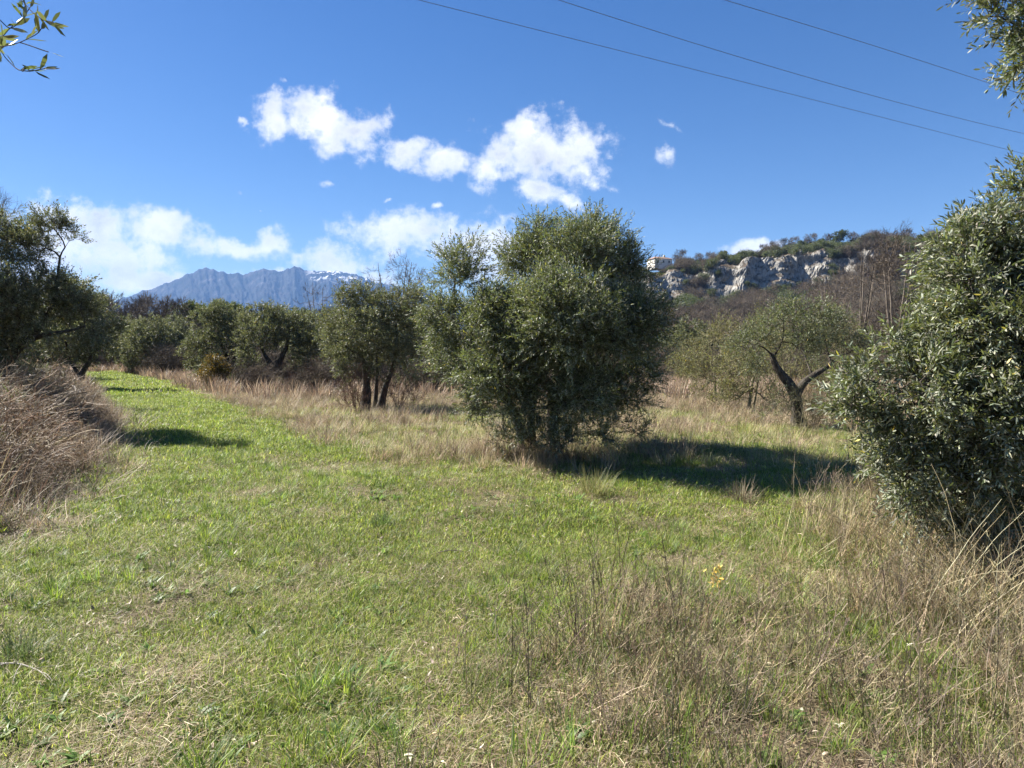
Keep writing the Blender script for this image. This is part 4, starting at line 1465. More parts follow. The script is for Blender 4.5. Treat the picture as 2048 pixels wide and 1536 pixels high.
        for q in range(12):
            hh = rr.uniform(low, 1.0)
            wd = Wd * 0.5 * math.sin(min(1, 0.35 + (1 - abs(hh - .6) * 1.2)) * math.pi / 2)
            blobs.append((rr.uniform(-1, 1) * wd * .7 * px, hh * H * .88 * px, Wd * 0.22 * px, rr.uniform(-1, 1) * wd * .6))
        return tree(name, label, cat, u, v, y, limbs, blobs, natt, seed, group=group, leaf=leaf, per=per, slen=slen, wood_mat=wmat or M_TWIG, step=0.3, kpath=0.25, tip_r=tip_r, up=0.8, sides=6, flat=1.1, base=base, twr=twr, **kw)

    bare('tall pale bare tree behind the leaning trunks, its twigs against the clouds', 790, 745, 50, 8.6, 4.6, 420, 50, twr=0.006, tip_r=.005, rt=.10)
    bare('bare tree with twigs just left of the largest olive crown', 845, 745, 47, 7.0, 3.6, 330, 51, twr=0.006, tip_r=.005, rt=.09)
    bare('slender bare tree rising before the mountain above the row of olives', 640, 745, 52, 6.6, 3.6, 200, 52, twr=0.005, tip_r=.005, rt=.08, per=3)
    bare('thin leafless tree entering at the left edge above the dark olive', -50, 800, 22, 6.6, 3.0, 260, 53, twr=0.004, tip_r=.004, rt=.07)
    src = bare('dense purplish bare tree in the middle of the thicket below the cliff', 1790, 745, 44, 9.0, 5.5, 900, 54, multi=5, twr=0.006, tip_r=.0045, rt=.09, low=.15)
    for (u, y, sc, rz, lab) in [(1720, 47, .98, 1.1, 'purplish bare tree second from the right in the thicket below the cliff'), (1850, 46, 1.05, 2.3, 'purplish bare tree half hidden by the near right olive'), (1660, 54, .85, 3.9, 'shorter purplish bare tree at the left end of the thicket below the cliff'), (1920, 50, 1.1, 5.0, 'bare tree behind the near right olive crown')]:
        x = (u - 1024) / F * y
        copy_thing(src, (x, y, float(hz(x, y))), rz, sc, lab)
    # yellow green half bare shrubs between central olive and Y olive
    M_WILLOW = bark_mat('willow_twig', (0.14, 0.13, 0.07), (0.27, 0.24, 0.14), 6, 0.1)
    M_WL = leaf_mat('budding_leaf', (0.13, 0.14, 0.055), (0.19, 0.19, 0.10), trans=0.3, tcol=(0.28, 0.28, 0.08))
    for (u, v, y, H, Wd, sd, lab) in [(1440, 800, 22, 2.5, 2.4, 60, 'half bare yellow green shrub left of the Y shaped trunk'), (1500, 815, 19, 2.1, 1.9, 61, 'thin twiggy shrub right beside the Y trunked olive on its left'), (1385, 775, 30, 2.4, 2.2, 62, 'small yellow green shrub nearest the right side of the largest olive'), (1690, 800, 24, 3.0, 2.8, 63, 'twiggy budding shrub behind the right arm of the Y shaped trunk'), (1580, 790, 26, 3.3, 3.0, 64, 'taller budding shrub straight behind the Y shaped trunk')]:
        bare(lab, u, v, y, H, Wd, 300, sd, multi=4, name='shrub', cat='shrub', group='half bare shrubs', rt=.025, twr=0.004, leaf=None, wmat=M_WILLOW, shrink=.15, nleaf=6, fine=False, llen=(.03, .06), lw=.022, mat=M_WL, slen=(.2, .45), low=.12)
    # reddish suckers at foot of trees
    M_RED = bark_mat('red_shoot', (0.11, 0.065, 0.045), (0.23, 0.14, 0.10), 6, 0.1)
    for (u, y, H, Wd, sd, lab) in [(715, 18.8, 1.5, 1.3, 70, 'fan of thin reddish shoots at the foot of the leaning trunks'), (1610, 14.2, .8, 1.1, 71, 'low brown twiggy shoots at the foot of the Y shaped trunk'), (800, 19.5, .9, 1.6, 72, 'low dark brown brushwood right of the leaning trunks'), (600, 27, 1.1, 1.7, 73, 'low red brown brushwood before the forked trunk')]:
        bare(lab, u, 0, y, H, Wd, 120, sd, multi=6, name='shoots', cat='shoots', group='brushwood at the feet of the olives', rt=.012, twr=0.0025, tip_r=.002, slen=(.15, .35), low=.1, wmat=M_RED if u != 1610 else M_WILLOW)


# ------------------------------------------------------------------ background: thickets, hill, mountain, wood
def bush_mesh(seed, kind):
    """small growth seen far away. unit height about 1"""
    r = np.random.default_rng(seed)
    g = Geo()
    if kind == 'bare':
        k = 60
        b = disc(r, k, 0.10)
        d = norm(np.stack([r.normal(0, .33, k), r.normal(0, .33, k), np.ones(k)], 1))
        P = b
        A, B, Q0, Q1 = [], [], [], []
        ln = r.uniform(.6, 1.0, k) / 4
        c = pick(r, [(.95, .88, .76), (1.15, 1.02, .88), (.75, .70, .6)], k)
        cc = []
        lay = []
        for s in range(4):
            Q = P + d * ln[:, None]
            A.append(P)
            B.append(Q)
            Q0.append(np.full(k, .006 * (1 - s / 5)))
            Q1.append(np.full(k, .006 * (1 - (s + 1) / 5)))
            cc.append(c)
            lay.append(Q)
            P = Q
            d = norm(d + r.normal(0, .22, (k, 3)))
        segs(g, np.concatenate(A), np.concatenate(B), np.concatenate(Q0), np.concatenate(Q1), 3, 0, np.concatenate(cc))
        for rep in range(7):
            for Q in lay:
                dd = norm(r.normal(0, .8, (k, 3)) + np.array([0, 0, .7]))
                segs(g, Q, Q + dd * r.uniform(.08, .24, (k, 1)), .0028, .0014, 3, 0, c)
        return g.mesh('bare_bush', [M_TWIG])
    n_ = 1300
    bl = [(r.uniform(-.25, .25), r.uniform(-.25, .25), r.uniform(.3, .7), r.uniform(.18, .32)) for _ in range(7)]
    b = np.array(bl)[r.integers(0, 7, n_)]
    P = b[:, :3] + norm(r.normal(0, 1, (n_, 3))) * (b[:, 3:4] * r.uniform(0, 1, (n_, 1)) ** .4)
    P[:, 2] = np.maximum(P[:, 2], .02)
    leaves(g, P, r.normal(0, 1, (n_, 3)), r.uniform(.05, .09, n_), r.uniform(.025, .045, n_), r, 0, False, .3)
    segs(g, np.zeros((3, 3)), r.uniform(-.2, .2, (3, 3)) + np.array([0, 0, .6]), .02, .008, 4, 1)
    return g.mesh('leafy_bush', [M_SCRUB, M_TWIG])


RIDGE_U = np.array([880, 960, 1060, 1180, 1300, 1400, 1480, 1550, 1650, 1750, 1850, 2000, 2300, 2800, 3600, 5200])
RIDGE_V = np.array([690, 660, 620, 575, 541, 532, 520, 506, 500, 494, 492, 488, 480, 500, 560, 660])


def hill_xyz(a, t):
    """a: horizontal picture column (bearing), t 0..1 foot to ridge, up to 1.4 behind"""
    v = np.interp(a, RIDGE_U, RIDGE_V)
    D = 430 - 0.02 * (a - 1300) + 25 * (fbm(a / 130, a * 0, 3, 81) - .5)
    Zr = (700 - v) / F * D + 1.6
    Zr = Zr + (fbm(a / 40, a * 0 + 3, 4, 82) - .5) * 3.0
    dist = 150 + (D - 150) * np.clip(t, 0, 1) + np.clip(t - 1, 0, 9) * 350
    ck = np.clip(0.78 + 1.1 * (fbm(a / 60, t * 1.5, 4, 83) - .5), 0.12, 1)       # cliff strength
    gentle = np.clip(t, 0, 1) ** 1.5
    c0 = 0.70 + 0.06 * (fbm(a / 70, a * 0 + 9, 3, 84) - .5)
    cliff = 0.42 * np.clip(t / c0, 0, 1) ** 1.2 + 0.48 * np.clip((t - c0) / 0.055, 0, 1) + 0.10 * np.clip((t - c0 - .055) / (1 - c0 - .055), 0, 1)
    h = Zr * (gentle * (1 - ck) + cliff * ck)
    h = np.where(t > 1, Zr - (t - 1) * 30, h)
    x = (a - 1024) / F * dist
    y = dist
    nz = (ridged(x / 14, (y + h * 1.5) / 14, 5, 85) - .5)
    steep = np.exp(-((t - c0 - .03) / .09) ** 2) * ck
    h = h + nz * (1.0 + 5.0 * steep) * np.clip(t * 6, 0, 1)
    y = y + (ridged(x / 9, h / 7, 4, 86) - .5) * 10 * steep
    return x, y, h - 1.0, steep


def build_background():
    r = np.random.default_rng(5)
    # --- hillside
    a = np.linspace(880, 5200, 900) if False else np.concatenate([np.linspace(880, 2100, 560), np.linspace(2110, 5200, 120)])
    t = np.concatenate([np.linspace(0, .62, 50), np.linspace(.63, .88, 90), np.linspace(.89, 1.4, 40)])
    Am, Tm = np.meshgrid(a, t)
    x, y, h, st = hill_xyz(Am.ravel(), Tm.ravel())
    nx_ = len(a)
    ii = (np.arange(len(t) - 1)[:, None] * nx_ + np.arange(nx_ - 1)[None]).ravel()
    fq = np.stack([ii, ii + 1, ii + nx_ + 1, ii + nx_], 1)
    m, tt, out = material('hill_rock')
    n, l = tt.nodes, tt.links
    geo = n.new('ShaderNodeNewGeometry')

    def tn(scale, detail=7, rough=.65, sc=(1, 1, 1)):
        mp = n.new('ShaderNodeMapping')
        mp.inputs['Scale'].default_value = sc
        l.new(geo.outputs['Position'], mp.inputs[0])
        z = n.new('ShaderNodeTexNoise')
        z.inputs['Scale'].default_value = scale
        z.inputs['Detail'].default_value = detail
        z.inputs['Roughness'].default_value = rough
        l.new(mp.outputs[0], z.inputs['Vector'])
        return z.outputs['Fac']

    def rp(fac, stops):
        cr = n.new('ShaderNodeValToRGB')
        e = cr.color_ramp.elements
        while len(e) < len(stops):
            e.new(.5)
        for k, (p_, c_) in enumerate(stops):
            e[k].position = p_
            e[k].color = (*c_, 1)
        l.new(fac, cr.inputs[0])
        return cr.outputs[0]
    rock = rp(tn(.45, 9, .78, (1, 1, .45)), [(.34, (.06, .058, .05)), (.43, (.19, .185, .17)), (.52, (.33, .315, .28)), (.68, (.48, .465, .42))])
    soil = rp(tn(.2), [(.35, (.05, .05, .03)), (.6, (.13, .10, .075))])
    sp = n.new('ShaderNodeSeparateXYZ')
    l.new(geo.outputs['Normal'], sp.inputs[0])
    fac = rp(sp.outputs[2], [(.66, (1, 1, 1)), (.84, (0, 0, 0))])
    mx_ = n.new('ShaderNodeMix')
    mx_.data_type = 'RGBA'
    l.new(fac, mx_.inputs['Factor'])
    l.new(soil, mx_.inputs['A'])
    l.new(rock, mx_.inputs['B'])
    p = n.new('ShaderNodeBsdfPrincipled')
    p.inputs['Roughness'].default_value = .95
    p.inputs['Specular IOR Level'].default_value = .1
    l.new(mx_.outputs['Result'], p.inputs['Base Color'])
    bp = n.new('ShaderNodeBump')
    bp.inputs['Strength'].default_value = 1.0
    bp.inputs['Distance'].default_value = 1.34
    l.new(tn(.5, 8, .7), bp.inputs['Height'])
    l.new(bp.outputs[0], p.inputs['Normal'])
    l.new(p.outputs[0], out.inputs['Surface'])
    link('hill', make_mesh('hill', np.stack([x, y, h], 1), [fq], [m], None, None, False), kind='structure')

    bb = [bush_mesh(200 + i, 'bare') for i in range(4)]
    lb = [bush_mesh(210 + i, 'leafy') for i in range(4)]
    # --- scrub on the hill
    k = 11000
    a = r.uniform(1200, 2150, k)
    t = r.uniform(0, 1, k) ** .8 * 1.02
    x, y, h, st = hill_xyz(a, t)
    rockp = np.clip(fbm(a / 28, t * 12, 3, 88) * 2.2 - .55, 0, 1)
    keep = (r.random(k) > st * 1.25 * rockp * 1.3)
    # leave the pale crags open
    uu, vv = proj(x, y, h)
    crag = np.zeros(k)
    for (cu, cv, ru, rv) in [(1505, 535, 34, 34), (1560, 530, 34, 26), (1620, 530, 42, 30), (1340, 570, 40, 26), (1395, 555, 34, 18), (1400, 615, 18, 20), (1450, 550, 20, 16), (1540, 566, 60, 12), (1590, 545, 60, 14), (1360, 590, 30, 14), (1700, 535, 40, 24), (1470, 560, 26, 12) , (1430, 565, 50, 12), (1345, 580, 40, 22), (1395, 562, 40, 18), (1480, 545, 40, 20)]:
        crag = np.maximum(crag, 1.1 * np.exp(-(((uu - cu) / ru) ** 2 + ((vv - cv) / rv) ** 2)))
    keep &= r.random(k) > crag * .93
    keep &= ~((uu > 1290) & (uu < 1356) & (t > .86))
    low_ = (uu > 1285) & (uu < 1360) & (t > .6)
    x, y, h, a, t, low_ = x[keep], y[keep], h[keep], a[keep], t[keep], low_[keep]
    g = fbm(a / 50, t * 7, 3, 89)
    leafy = (g + (t - .62) * .5 + r.normal(0, .08, len(a))) > .50
    hs_ = np.where(leafy, r.uniform(2.5, 6.0, len(a)), r.uniform(3.5, 8.5, len(a)))
    hs_ = hs_ * np.where(low_, .5, 1)
    idx = np.where(leafy, 4 + r.integers(0, 4, len(a)), r.integers(0, 4, len(a)))
    scatter('hillside_scrub', 'brown bare and dark evergreen scrub covering the slope around the pale crags', 'scrub', bb + lb, np.stack([x, y, h - .3], 1), r.uniform(0, 6.28, len(a)), np.stack([hs_ * r.uniform(.9, 1.5, len(a)), hs_ * r.uniform(.9, 1.5, len(a)), hs_], 1), idx, r.normal(0, .1, (len(a), 2)), r)

    # --- thicket on the valley floor
    k = 3600
    y = r.uniform(58, 165, k)
    uu = r.uniform(-120, 2170, k)
    x = (uu - 1024) / F * y
    leafy = fbm(x / 18, y / 18, 3, 91) > .60
    hs_ = np.where(leafy, r.uniform(2.0, 4.0, k), r.uniform(2.6, 5.2, k)) * np.interp(uu, [0, 600, 1100, 1400, 2000], [.85, .8, .8, .9, 1.15])
    idx = np.where(leafy, 4 + r.integers(0, 4, k), r.integers(0, 4, k))
    scatter('valley_thicket', 'mauve brown leafless thicket on the valley floor behind the orchard', 'thicket', bb + lb, np.stack([x, y, hz(x, y) - .1], 1), r.uniform(0, 6.28, k), np.stack([hs_ * 1.15, hs_ * 1.15, hs_], 1), idx, r.normal(0, .06, (k, 2)), r)

    k = 1500
    y = r.uniform(25, 60, k)
    uu = r.uniform(-60, 2100, k)
    x = (uu - 1024) / F * y
    f = fbm(x / 5, y / 5, 3, 93)
    keep = ~lawn_mask(x, y, 10, r) & (left_dist(x, y) < -1.5 * (y / 30)) & ~lawn_mask(x - 1.2, y, 10, r) & (f > .50 - .25 * np.clip((y - 40) / 20, 0, 1)) & (x > -.5 * y - 4 + 0 * x)
    x, y = x[keep], y[keep]
    hs_ = r.uniform(.7, 1.9, len(x)) * np.interp(y, [25, 45, 60], [.75, 1.1, 1.5])
    idx = np.where(r.random(len(x)) < .87, r.integers(0, 4, len(x)), 4 + r.integers(0, 4, len(x)))
    scatter('orchard_brush', 'low bare brushwood and green suckers growing between the rows of olives', 'brushwood', bb + lb, np.stack([x, y, hz(x, y) - .05], 1), r.uniform(0, 6.28, len(x)), np.stack([hs_ * 1.3, hs_ * 1.3, hs_], 1), idx, r.normal(0, .1, (len(x), 2)), r)

    # --- trees one can tell apart on the skyline
    def sky_tree(seed, bare, lab, u, y, H, ztop=None, sink=0.0):
        rr = np.random.default_rng(seed)
        px = F / 20.0
        Hh = 6.0
        limbs = [(None, [(0, 0, 0, .16), (4, Hh * .3 * px, .05, .13), (-6, Hh * .6 * px, .1, .07), (2, Hh * .9 * px, 0, .02)])]
        for q in range(4):
            a_ = rr.uniform(-1, 1)
            limbs.append((0, [(2, Hh * .3 * px, 0, .07), (a_ * 70, Hh * .55 * px, rr.uniform(-.8, .8), .045), (a_ * 120, Hh * .8 * px, rr.uniform(-1.4, 1.4), .015)]))
        blobs = [(rr.uniform(-110, 110), Hh * rr.uniform(.45, .92) * px, 75, rr.uniform(-1.2, 1.2)) for _ in range(11)]
        return limbs, blobs, Hh
    L1, B1, Hh = sky_tree(300, True, '', 0, 0, 0)
    b_src = tree('bare_tree', 'lone bare tree on the skyline right of the pale house', 'bare tree', 0, 0, 20.0, L1, B1, 260, 300, group='trees on the skyline', leaf=False, per=4, slen=(.4, .9), wood_mat=M_TWIG, step=.4, base=(0, 0), twr=.016, tip_r=.012, sides=6, up=.7)
    e_src = tree('evergreen_tree', 'dark evergreen tree standing highest on the cliff edge', 'evergreen tree', 0, 0, 20.0, L1, B1, 170, 301, group='trees on the skyline', per=5, nleaf=12, fine=False, llen=(.16, .26), lw=.11, slen=(.35, .7), mat=M_SCRUB, step=.4, base=(0, 0), sides=6)

    def put(src, u, t, H, lab, first, rz):
        x, y, h, _ = hill_xyz(np.array([float(u)]), np.array([t]))
        loc = (float(x[0]), float(y[0]), float(h[0]) - .4)
        if first:
            src.location = loc
            src.scale = (H * 1.0 / Hh,) * 3
            src.rotation_euler = (0, 0, rz)
        else:
            copy_thing(src, loc, rz, H * 1.0 / Hh, lab)
    put(b_src, 1358, .99, 10.0, '', True, 0)
    put(e_src, 1674, .97, 11.0, '', True, 0)
    sky_b = [(1395, 8.5, 'bare tree second to the right of the pale house on the skyline'), (1420, 8.5, 'broad bare tree third to the right of the pale house on the skyline'), (1545, 7.5, 'bare tree on the cliff edge right of the white cloud tip'), (1565, 9.0, 'bare tree on the cliff edge above the brightest crag'), (1582, 9.0, 'thin bare tree midway along the cliff edge'), (1615, 10.0, 'taller bare tree standing singly on the cliff edge'), (1650, 9.0, 'bare tree just left of the highest evergreen on the cliff edge'), (1700, 9.5, 'bare tree just right of the highest evergreen on the cliff edge'), (1525, 7.0, 'small bare tree beside the white cloud tip'), (1752, 9.0, 'bare tree on the ridge behind the purplish thicket'), (1810, 9.0, 'rightmost bare tree on the ridge before the near olive')]
    for i, (u, H, lab) in enumerate(sky_b):
        put(b_src, u, .985, H, lab, False, 1.0 + i * .9)
    sky_e = [(1443, 8.0, 'dark round evergreen left of the white cloud tip on the ridge'), (1480, 6.0, 'low evergreen directly under the white cloud tip'), (1600, 6.5, 'low dark evergreen on the cliff edge between bare trees'), (1330, 5.5, 'dark evergreen below the pale house'), (1636, 6.0, 'low evergreen close left of the highest one'), (1730, 7.0, 'evergreen second right of the highest one')]
    for i, (u, H, lab) in enumerate(sky_e):
        put(e_src, u, .97, H, lab, False, 1.0 + i * .9)

    # --- wooded rise on the left, in front of the mountain
    wl = [(255, 92, 8.0, 0), (285, 98, 8.6, 0), (318, 104, 9.2, 0), (345, 95, 8.8, 0), (372, 100, 8.2, 1), (400, 108, 7.5, 0), (225, 104, 9.6, 0), (195, 96, 8.8, 0), (432, 100, 8.4, 1), (470, 112, 8.2, 1), (505, 100, 7.2, 0), (560, 104, 7.0, 0), (600, 112, 7.6, 1), (680, 100, 7.8, 0), (655, 108, 8.2, 0), (720, 104, 8.0, 0), (870, 100, 8.4, 0), (910, 92, 7.6, 0)]
    words = ['bare brown tree on the wooded rise, %s', 'dark evergreen on the wooded rise, %s']
    where = ['just right of the olive overhanging the track', 'second from the left under the mountain foot', 'tallest of the wood left of the mountain', 'with a rounded top below the mountain foot', 'first right of the bare wood', 'in the dip left of the rounded olive', 'behind the crown of the overhanging olive', 'furthest left under the big cloud', 'above the rounded olive', 'behind the rounded olive on its right', 'low before the mountain centre', 'behind the forked olive on its left', 'behind the forked olive on its right', 'below the right shoulder of the mountain', 'beside the slender bare tree', 'left of the tall pale bare tree', 'behind the left edge of the largest olive', 'behind the crown of the largest olive']
    for i, (u, y, H, ev) in enumerate(wl):
        x = (u - 1024) / F * y
        copy_thing(e_src if ev else b_src, (x, y, float(hz(x, y)) - .3), i * 1.7, H * .74 / Hh, words[ev] % where[i])['group'] = 'trees of the wooded rise'

    # --- house on the skyline
    hx, hy, hh, _ = hill_xyz(np.array([1322.0]), np.array([.97]))
    c0 = at(1327, 534, float(hy[0]) - 12)
    root = empty('house', (float(c0[0]), float(hy[0]) - 12, float(c0[2]) - 1.0), 'pale plastered house with low brown roof on the skyline', 'house')
    root.rotation_euler = (0, 0, math.radians(18))
    sc = float(hy[0]) / F
    Wd, Dp, Ht = 38 * sc, 9.0, 5.6

    def box(g, x0, x1, y0, y1, z0, z1, mat=0):
        V = [(x0, y0, z0), (x1, y0, z0), (x1, y1, z0), (x0, y1, z0), (x0, y0, z1), (x1, y0, z1), (x1, y1, z1), (x0, y1, z1)]
        g.add(V, [[(0, 3, 2, 1), (4, 5, 6, 7), (0, 1, 5, 4), (1, 2, 6, 5), (2, 3, 7, 6), (3, 0, 4, 7)]], mat)

    def plain(name, c, rough=.8):
        m, t_, out = material(name)
        nz = t_.nodes.new('ShaderNodeTexNoise')
        nz.inputs['Scale'].default_value = 3.0
        nz.inputs['Detail'].default_value = 6
        cr = t_.nodes.new('ShaderNodeValToRGB')
        cr.color_ramp.elements[0].color = (*[q * .8 for q in c], 1)
        cr.color_ramp.elements[1].color = (*[min(1, q * 1.15) for q in c], 1)
        t_.links.new(nz.outputs['Fac'], cr.inputs[0])
        p = t_.nodes.new('ShaderNodeBsdfPrincipled')
        p.inputs['Roughness'].default_value = rough
        t_.links.new(cr.outputs[0], p.inputs['Base Color'])
        t_.links.new(p.outputs[0], out.inputs['Surface'])
        return m
    g = Geo()
    box(g, -Wd / 2, Wd / 2, 0, Dp, 0, Ht)
    link('wall', g.mesh('wall', [plain('plaster', (.72, .69, .62))]), root)
    g = Geo()
    e_ = .6
    V = [(-Wd / 2 - e_, -e_, Ht), (Wd / 2 + e_, -e_, Ht), (Wd / 2 + e_, Dp + e_, Ht), (-Wd / 2 - e_, Dp + e_, Ht), (-Wd / 2 + 2.4, Dp / 2, Ht + 1.6), (Wd / 2 - 2.4, Dp / 2, Ht + 1.6)]
    g.add(V, [[(0, 1, 5, 4), (2, 3, 4, 5), (0, 3, 2, 1)], [(1, 2, 5), (3, 0, 4)]])
    rf = link('roof', g.mesh('roof', [plain('roof_tile', (.24, .15, .11))]), root)
    g = Geo()
    box(g, Wd * .2, Wd * .2 + .8, Dp * .4, Dp * .4 + .8, Ht + 1.0, Ht + 2.5)
    link('chimney', g.mesh('chimney', [plain('chimney_render', (.5, .46, .4))]), rf)
    for q in (-.32, 0.0, .32):
        g = Geo()
        box(g, q * Wd - .5, q * Wd + .5, -.06, .05, 3.2, 4.6)
        link('window', g.mesh('window', [plain('window_glass', (.06, .07, .08), .2)]), root)

    # --- mountain
    mu = np.array([150, 230, 285, 330, 355, 385, 415, 440, 470, 490, 505, 530, 545, 570, 590, 612, 640, 662, 690, 715, 740, 790, 860, 960, 1080, 1300])
    mv = np.array([620, 604, 585, 572, 560, 547, 537, 546, 549, 551, 545, 540, 545, 543, 534, 540, 547, 543, 546, 552, 560, 570, 590, 612, 640, 680])
    a = np.linspace(150, 1300, 620)
    t = np.concatenate([np.linspace(0, 1, 120), np.linspace(1.02, 1.3, 12)])
    Am, Tm = np.meshgrid(a, t)
    Am, Tm = Am.ravel(), Tm.ravel()
    Dr = 8200.0
    D0 = 6000.0
    zr = (700 - (np.interp(Am, mu, mv) + (fbm(Am / 9, Am * 0, 4, 95) - .5) * 5)) / F * Dr
    dist = D0 + (Dr - D0) * np.clip(Tm, 0, 1) + np.clip(Tm - 1, 0, 1) * 2500
    prof = .12 * Tm + .88 * np.clip(Tm, 0, 1) ** 1.35
    prof = np.where(Tm > 1, 1 - (Tm - 1) * 1.6, prof)
    wa = Am + 18 * (fbm(Am / 60, Tm * 3, 3, 96) - .5) + (Tm - .5) * 18
    gul = ridged(wa / 34, Tm * 1.1, 5, 97, .6) - .5
    z = zr * prof * (1 + .42 * gul * np.clip(1.05 - Tm, 0, 1) ** .8 * np.clip(Tm * 4, 0, 1))
    dist = dist - 260 * gul * np.clip(Tm * 3, 0, 1) * np.clip(1.3 - Tm, 0, 1)
    z = z + (fbm(Am / 5, Tm * 22, 4, 98) - .5) * 45 * np.clip(Tm * 3, 0, 1) * np.clip((1.15 - Tm) * 3, .2, 1)
    x = (Am - 1024) / F * dist
    nx_ = len(a)
    ii = (np.arange(len(t) - 1)[:, None] * nx_ + np.arange(nx_ - 1)[None]).ravel()
    fq = np.stack([ii, ii + 1, ii + nx_ + 1, ii + nx_], 1)
    m, tt, out = material('mountain_rock')
    n, l = tt.nodes, tt.links
    geo = n.new('ShaderNodeNewGeometry')

    def tn2(scale, sc=(1, 1, 1), detail=9):
        mp = n.new('ShaderNodeMapping')
        mp.inputs['Scale'].default_value = sc
        l.new(geo.outputs['Position'], mp.inputs[0])
        z_ = n.new('ShaderNodeTexNoise')
        z_.inputs['Scale'].default_value = scale
        z_.inputs['Detail'].default_value = detail
        z_.inputs['Roughness'].default_value = .68
        l.new(mp.outputs[0], z_.inputs['Vector'])
        return z_.outputs['Fac']

    def rp2(fac, stops):
        cr = n.new('ShaderNodeValToRGB')
        e = cr.color_ramp.elements
        while len(e) < len(stops):
            e.new(.5)
        for k, (p_, c_) in enumerate(stops):
            e[k].position = p_
            e[k].color = (*c_, 1)
        l.new(fac, cr.inputs[0])
        return cr.outputs[0]
    rock = rp2(tn2(.006, (1, 1, .45)), [(.40, (.018, .024, .020)), (.58, (.045, .044, .042)), (.74, (.18, .175, .17))])
    snow = rp2(tn2(.010, (1, 1, .7)), [(.52, (0, 0, 0)), (.58, (1, 1, 1))])
    sp = n.new('ShaderNodeSeparateXYZ')
    l.new(geo.outputs['Position'], sp.inputs[0])
    def mt(op, a_, b_):
        q = n.new('ShaderNodeMath')
        q.operation = op
        q.use_clamp = op == 'MULTIPLY'
        for i_, s_ in enumerate((a_, b_)):
            if isinstance(s_, (int, float)):
                q.inputs[i_].default_value = s_
            else:
                l.new(s_, q.inputs[i_])
        return q.outputs[0]
    xm = mt('MULTIPLY', mt('ADD', sp.outputs[0], 2300), 1 / 200)
    zm = mt('MULTIPLY', mt('SUBTRACT', sp.outputs[2], 700), 1 / 120)
    sf = mt('MULTIPLY', mt('MULTIPLY', xm, zm), snow)
    mx_ = n.new('ShaderNodeMix')
    mx_.data_type = 'RGBA'
    l.new(sf, mx_.inputs['Factor'])
    l.new(rock, mx_.inputs['A'])
    mx_.inputs['B'].default_value = (.85, .87, .9, 1)
    p = n.new('ShaderNodeBsdfPrincipled')
    p.inputs['Roughness'].default_value = 1
    p.inputs['Specular IOR Level'].default_value = .05
    l.new(mx_.outputs['Result'], p.inputs['Base Color'])
    bp = n.new('ShaderNodeBump')
    bp.inputs['Strength'].default_value = 1.0
    bp.inputs['Distance'].default_value = 40
    l.new(tn2(.008), bp.inputs['Height'])
    l.new(bp.outputs[0], p.inputs['Normal'])
    l.new(p.outputs[0], out.inputs['Surface'])
    link('mountain', make_mesh('mountain', np.stack([x, dist, z], 1), [fq], [m], None, None, True), kind='structure')

    # --- power cables, parallel, running away to the right
    M_CABLE = plain('cable_steel', (.10, .11, .13), .5)
    vdir = np.array([math.sin(math.radians(60.4)), math.cos(math.radians(60.4)), 0])
    labs = ['lowest and leftmost of the three thin cables crossing the blue sky', 'middle one of the three thin cables crossing the blue sky', 'highest and rightmost of the three thin cables crossing the blue sky']
    ctrl = [[(838, 0), (1440, 152), (2003, 296)], [(1118, 0), (1600, 150), (2008, 258)], [(1450, 0), (1800, 108), (2048, 190)]]
    for i, pts in enumerate(ctrl):
        H = 12.0
        r0 = ray(*pts[0])
        p0 = np.array([0, 0, EYE]) + r0 * ((H - EYE) / r0[2])
        q3 = []
        for (u, v) in pts:
            rr = ray(u, v)
            # intersect with the vertical plane through p0 along vdir
            nrm_ = np.array([vdir[1], -vdir[0], 0])
            k_ = np.dot(p0, nrm_) / np.dot(rr, nrm_)
            q3.append(np.array([0, 0, EYE]) + rr * k_)
        s_ = np.array([np.dot(q - p0, vdir) for q in q3])
        zz = np.array([q[2] for q in q3])
        co = np.polyfit(s_, zz, 2)
        ss = np.linspace(-20, 75, 90)
        P = p0[None] * np.array([1, 1, 0]) + vdir[None] * ss[:, None]
        P[:, 2] = np.polyval(co, ss)
        g = Geo()
        org = P[0].copy()
        tube(g, P - org, np.full(len(P), .0085), 6)
        o = link('power_cable', g.mesh('power_cable', [M_CABLE], True), label=labs[i], category='power cable', group='cables of the overhead line')
        o.location = org


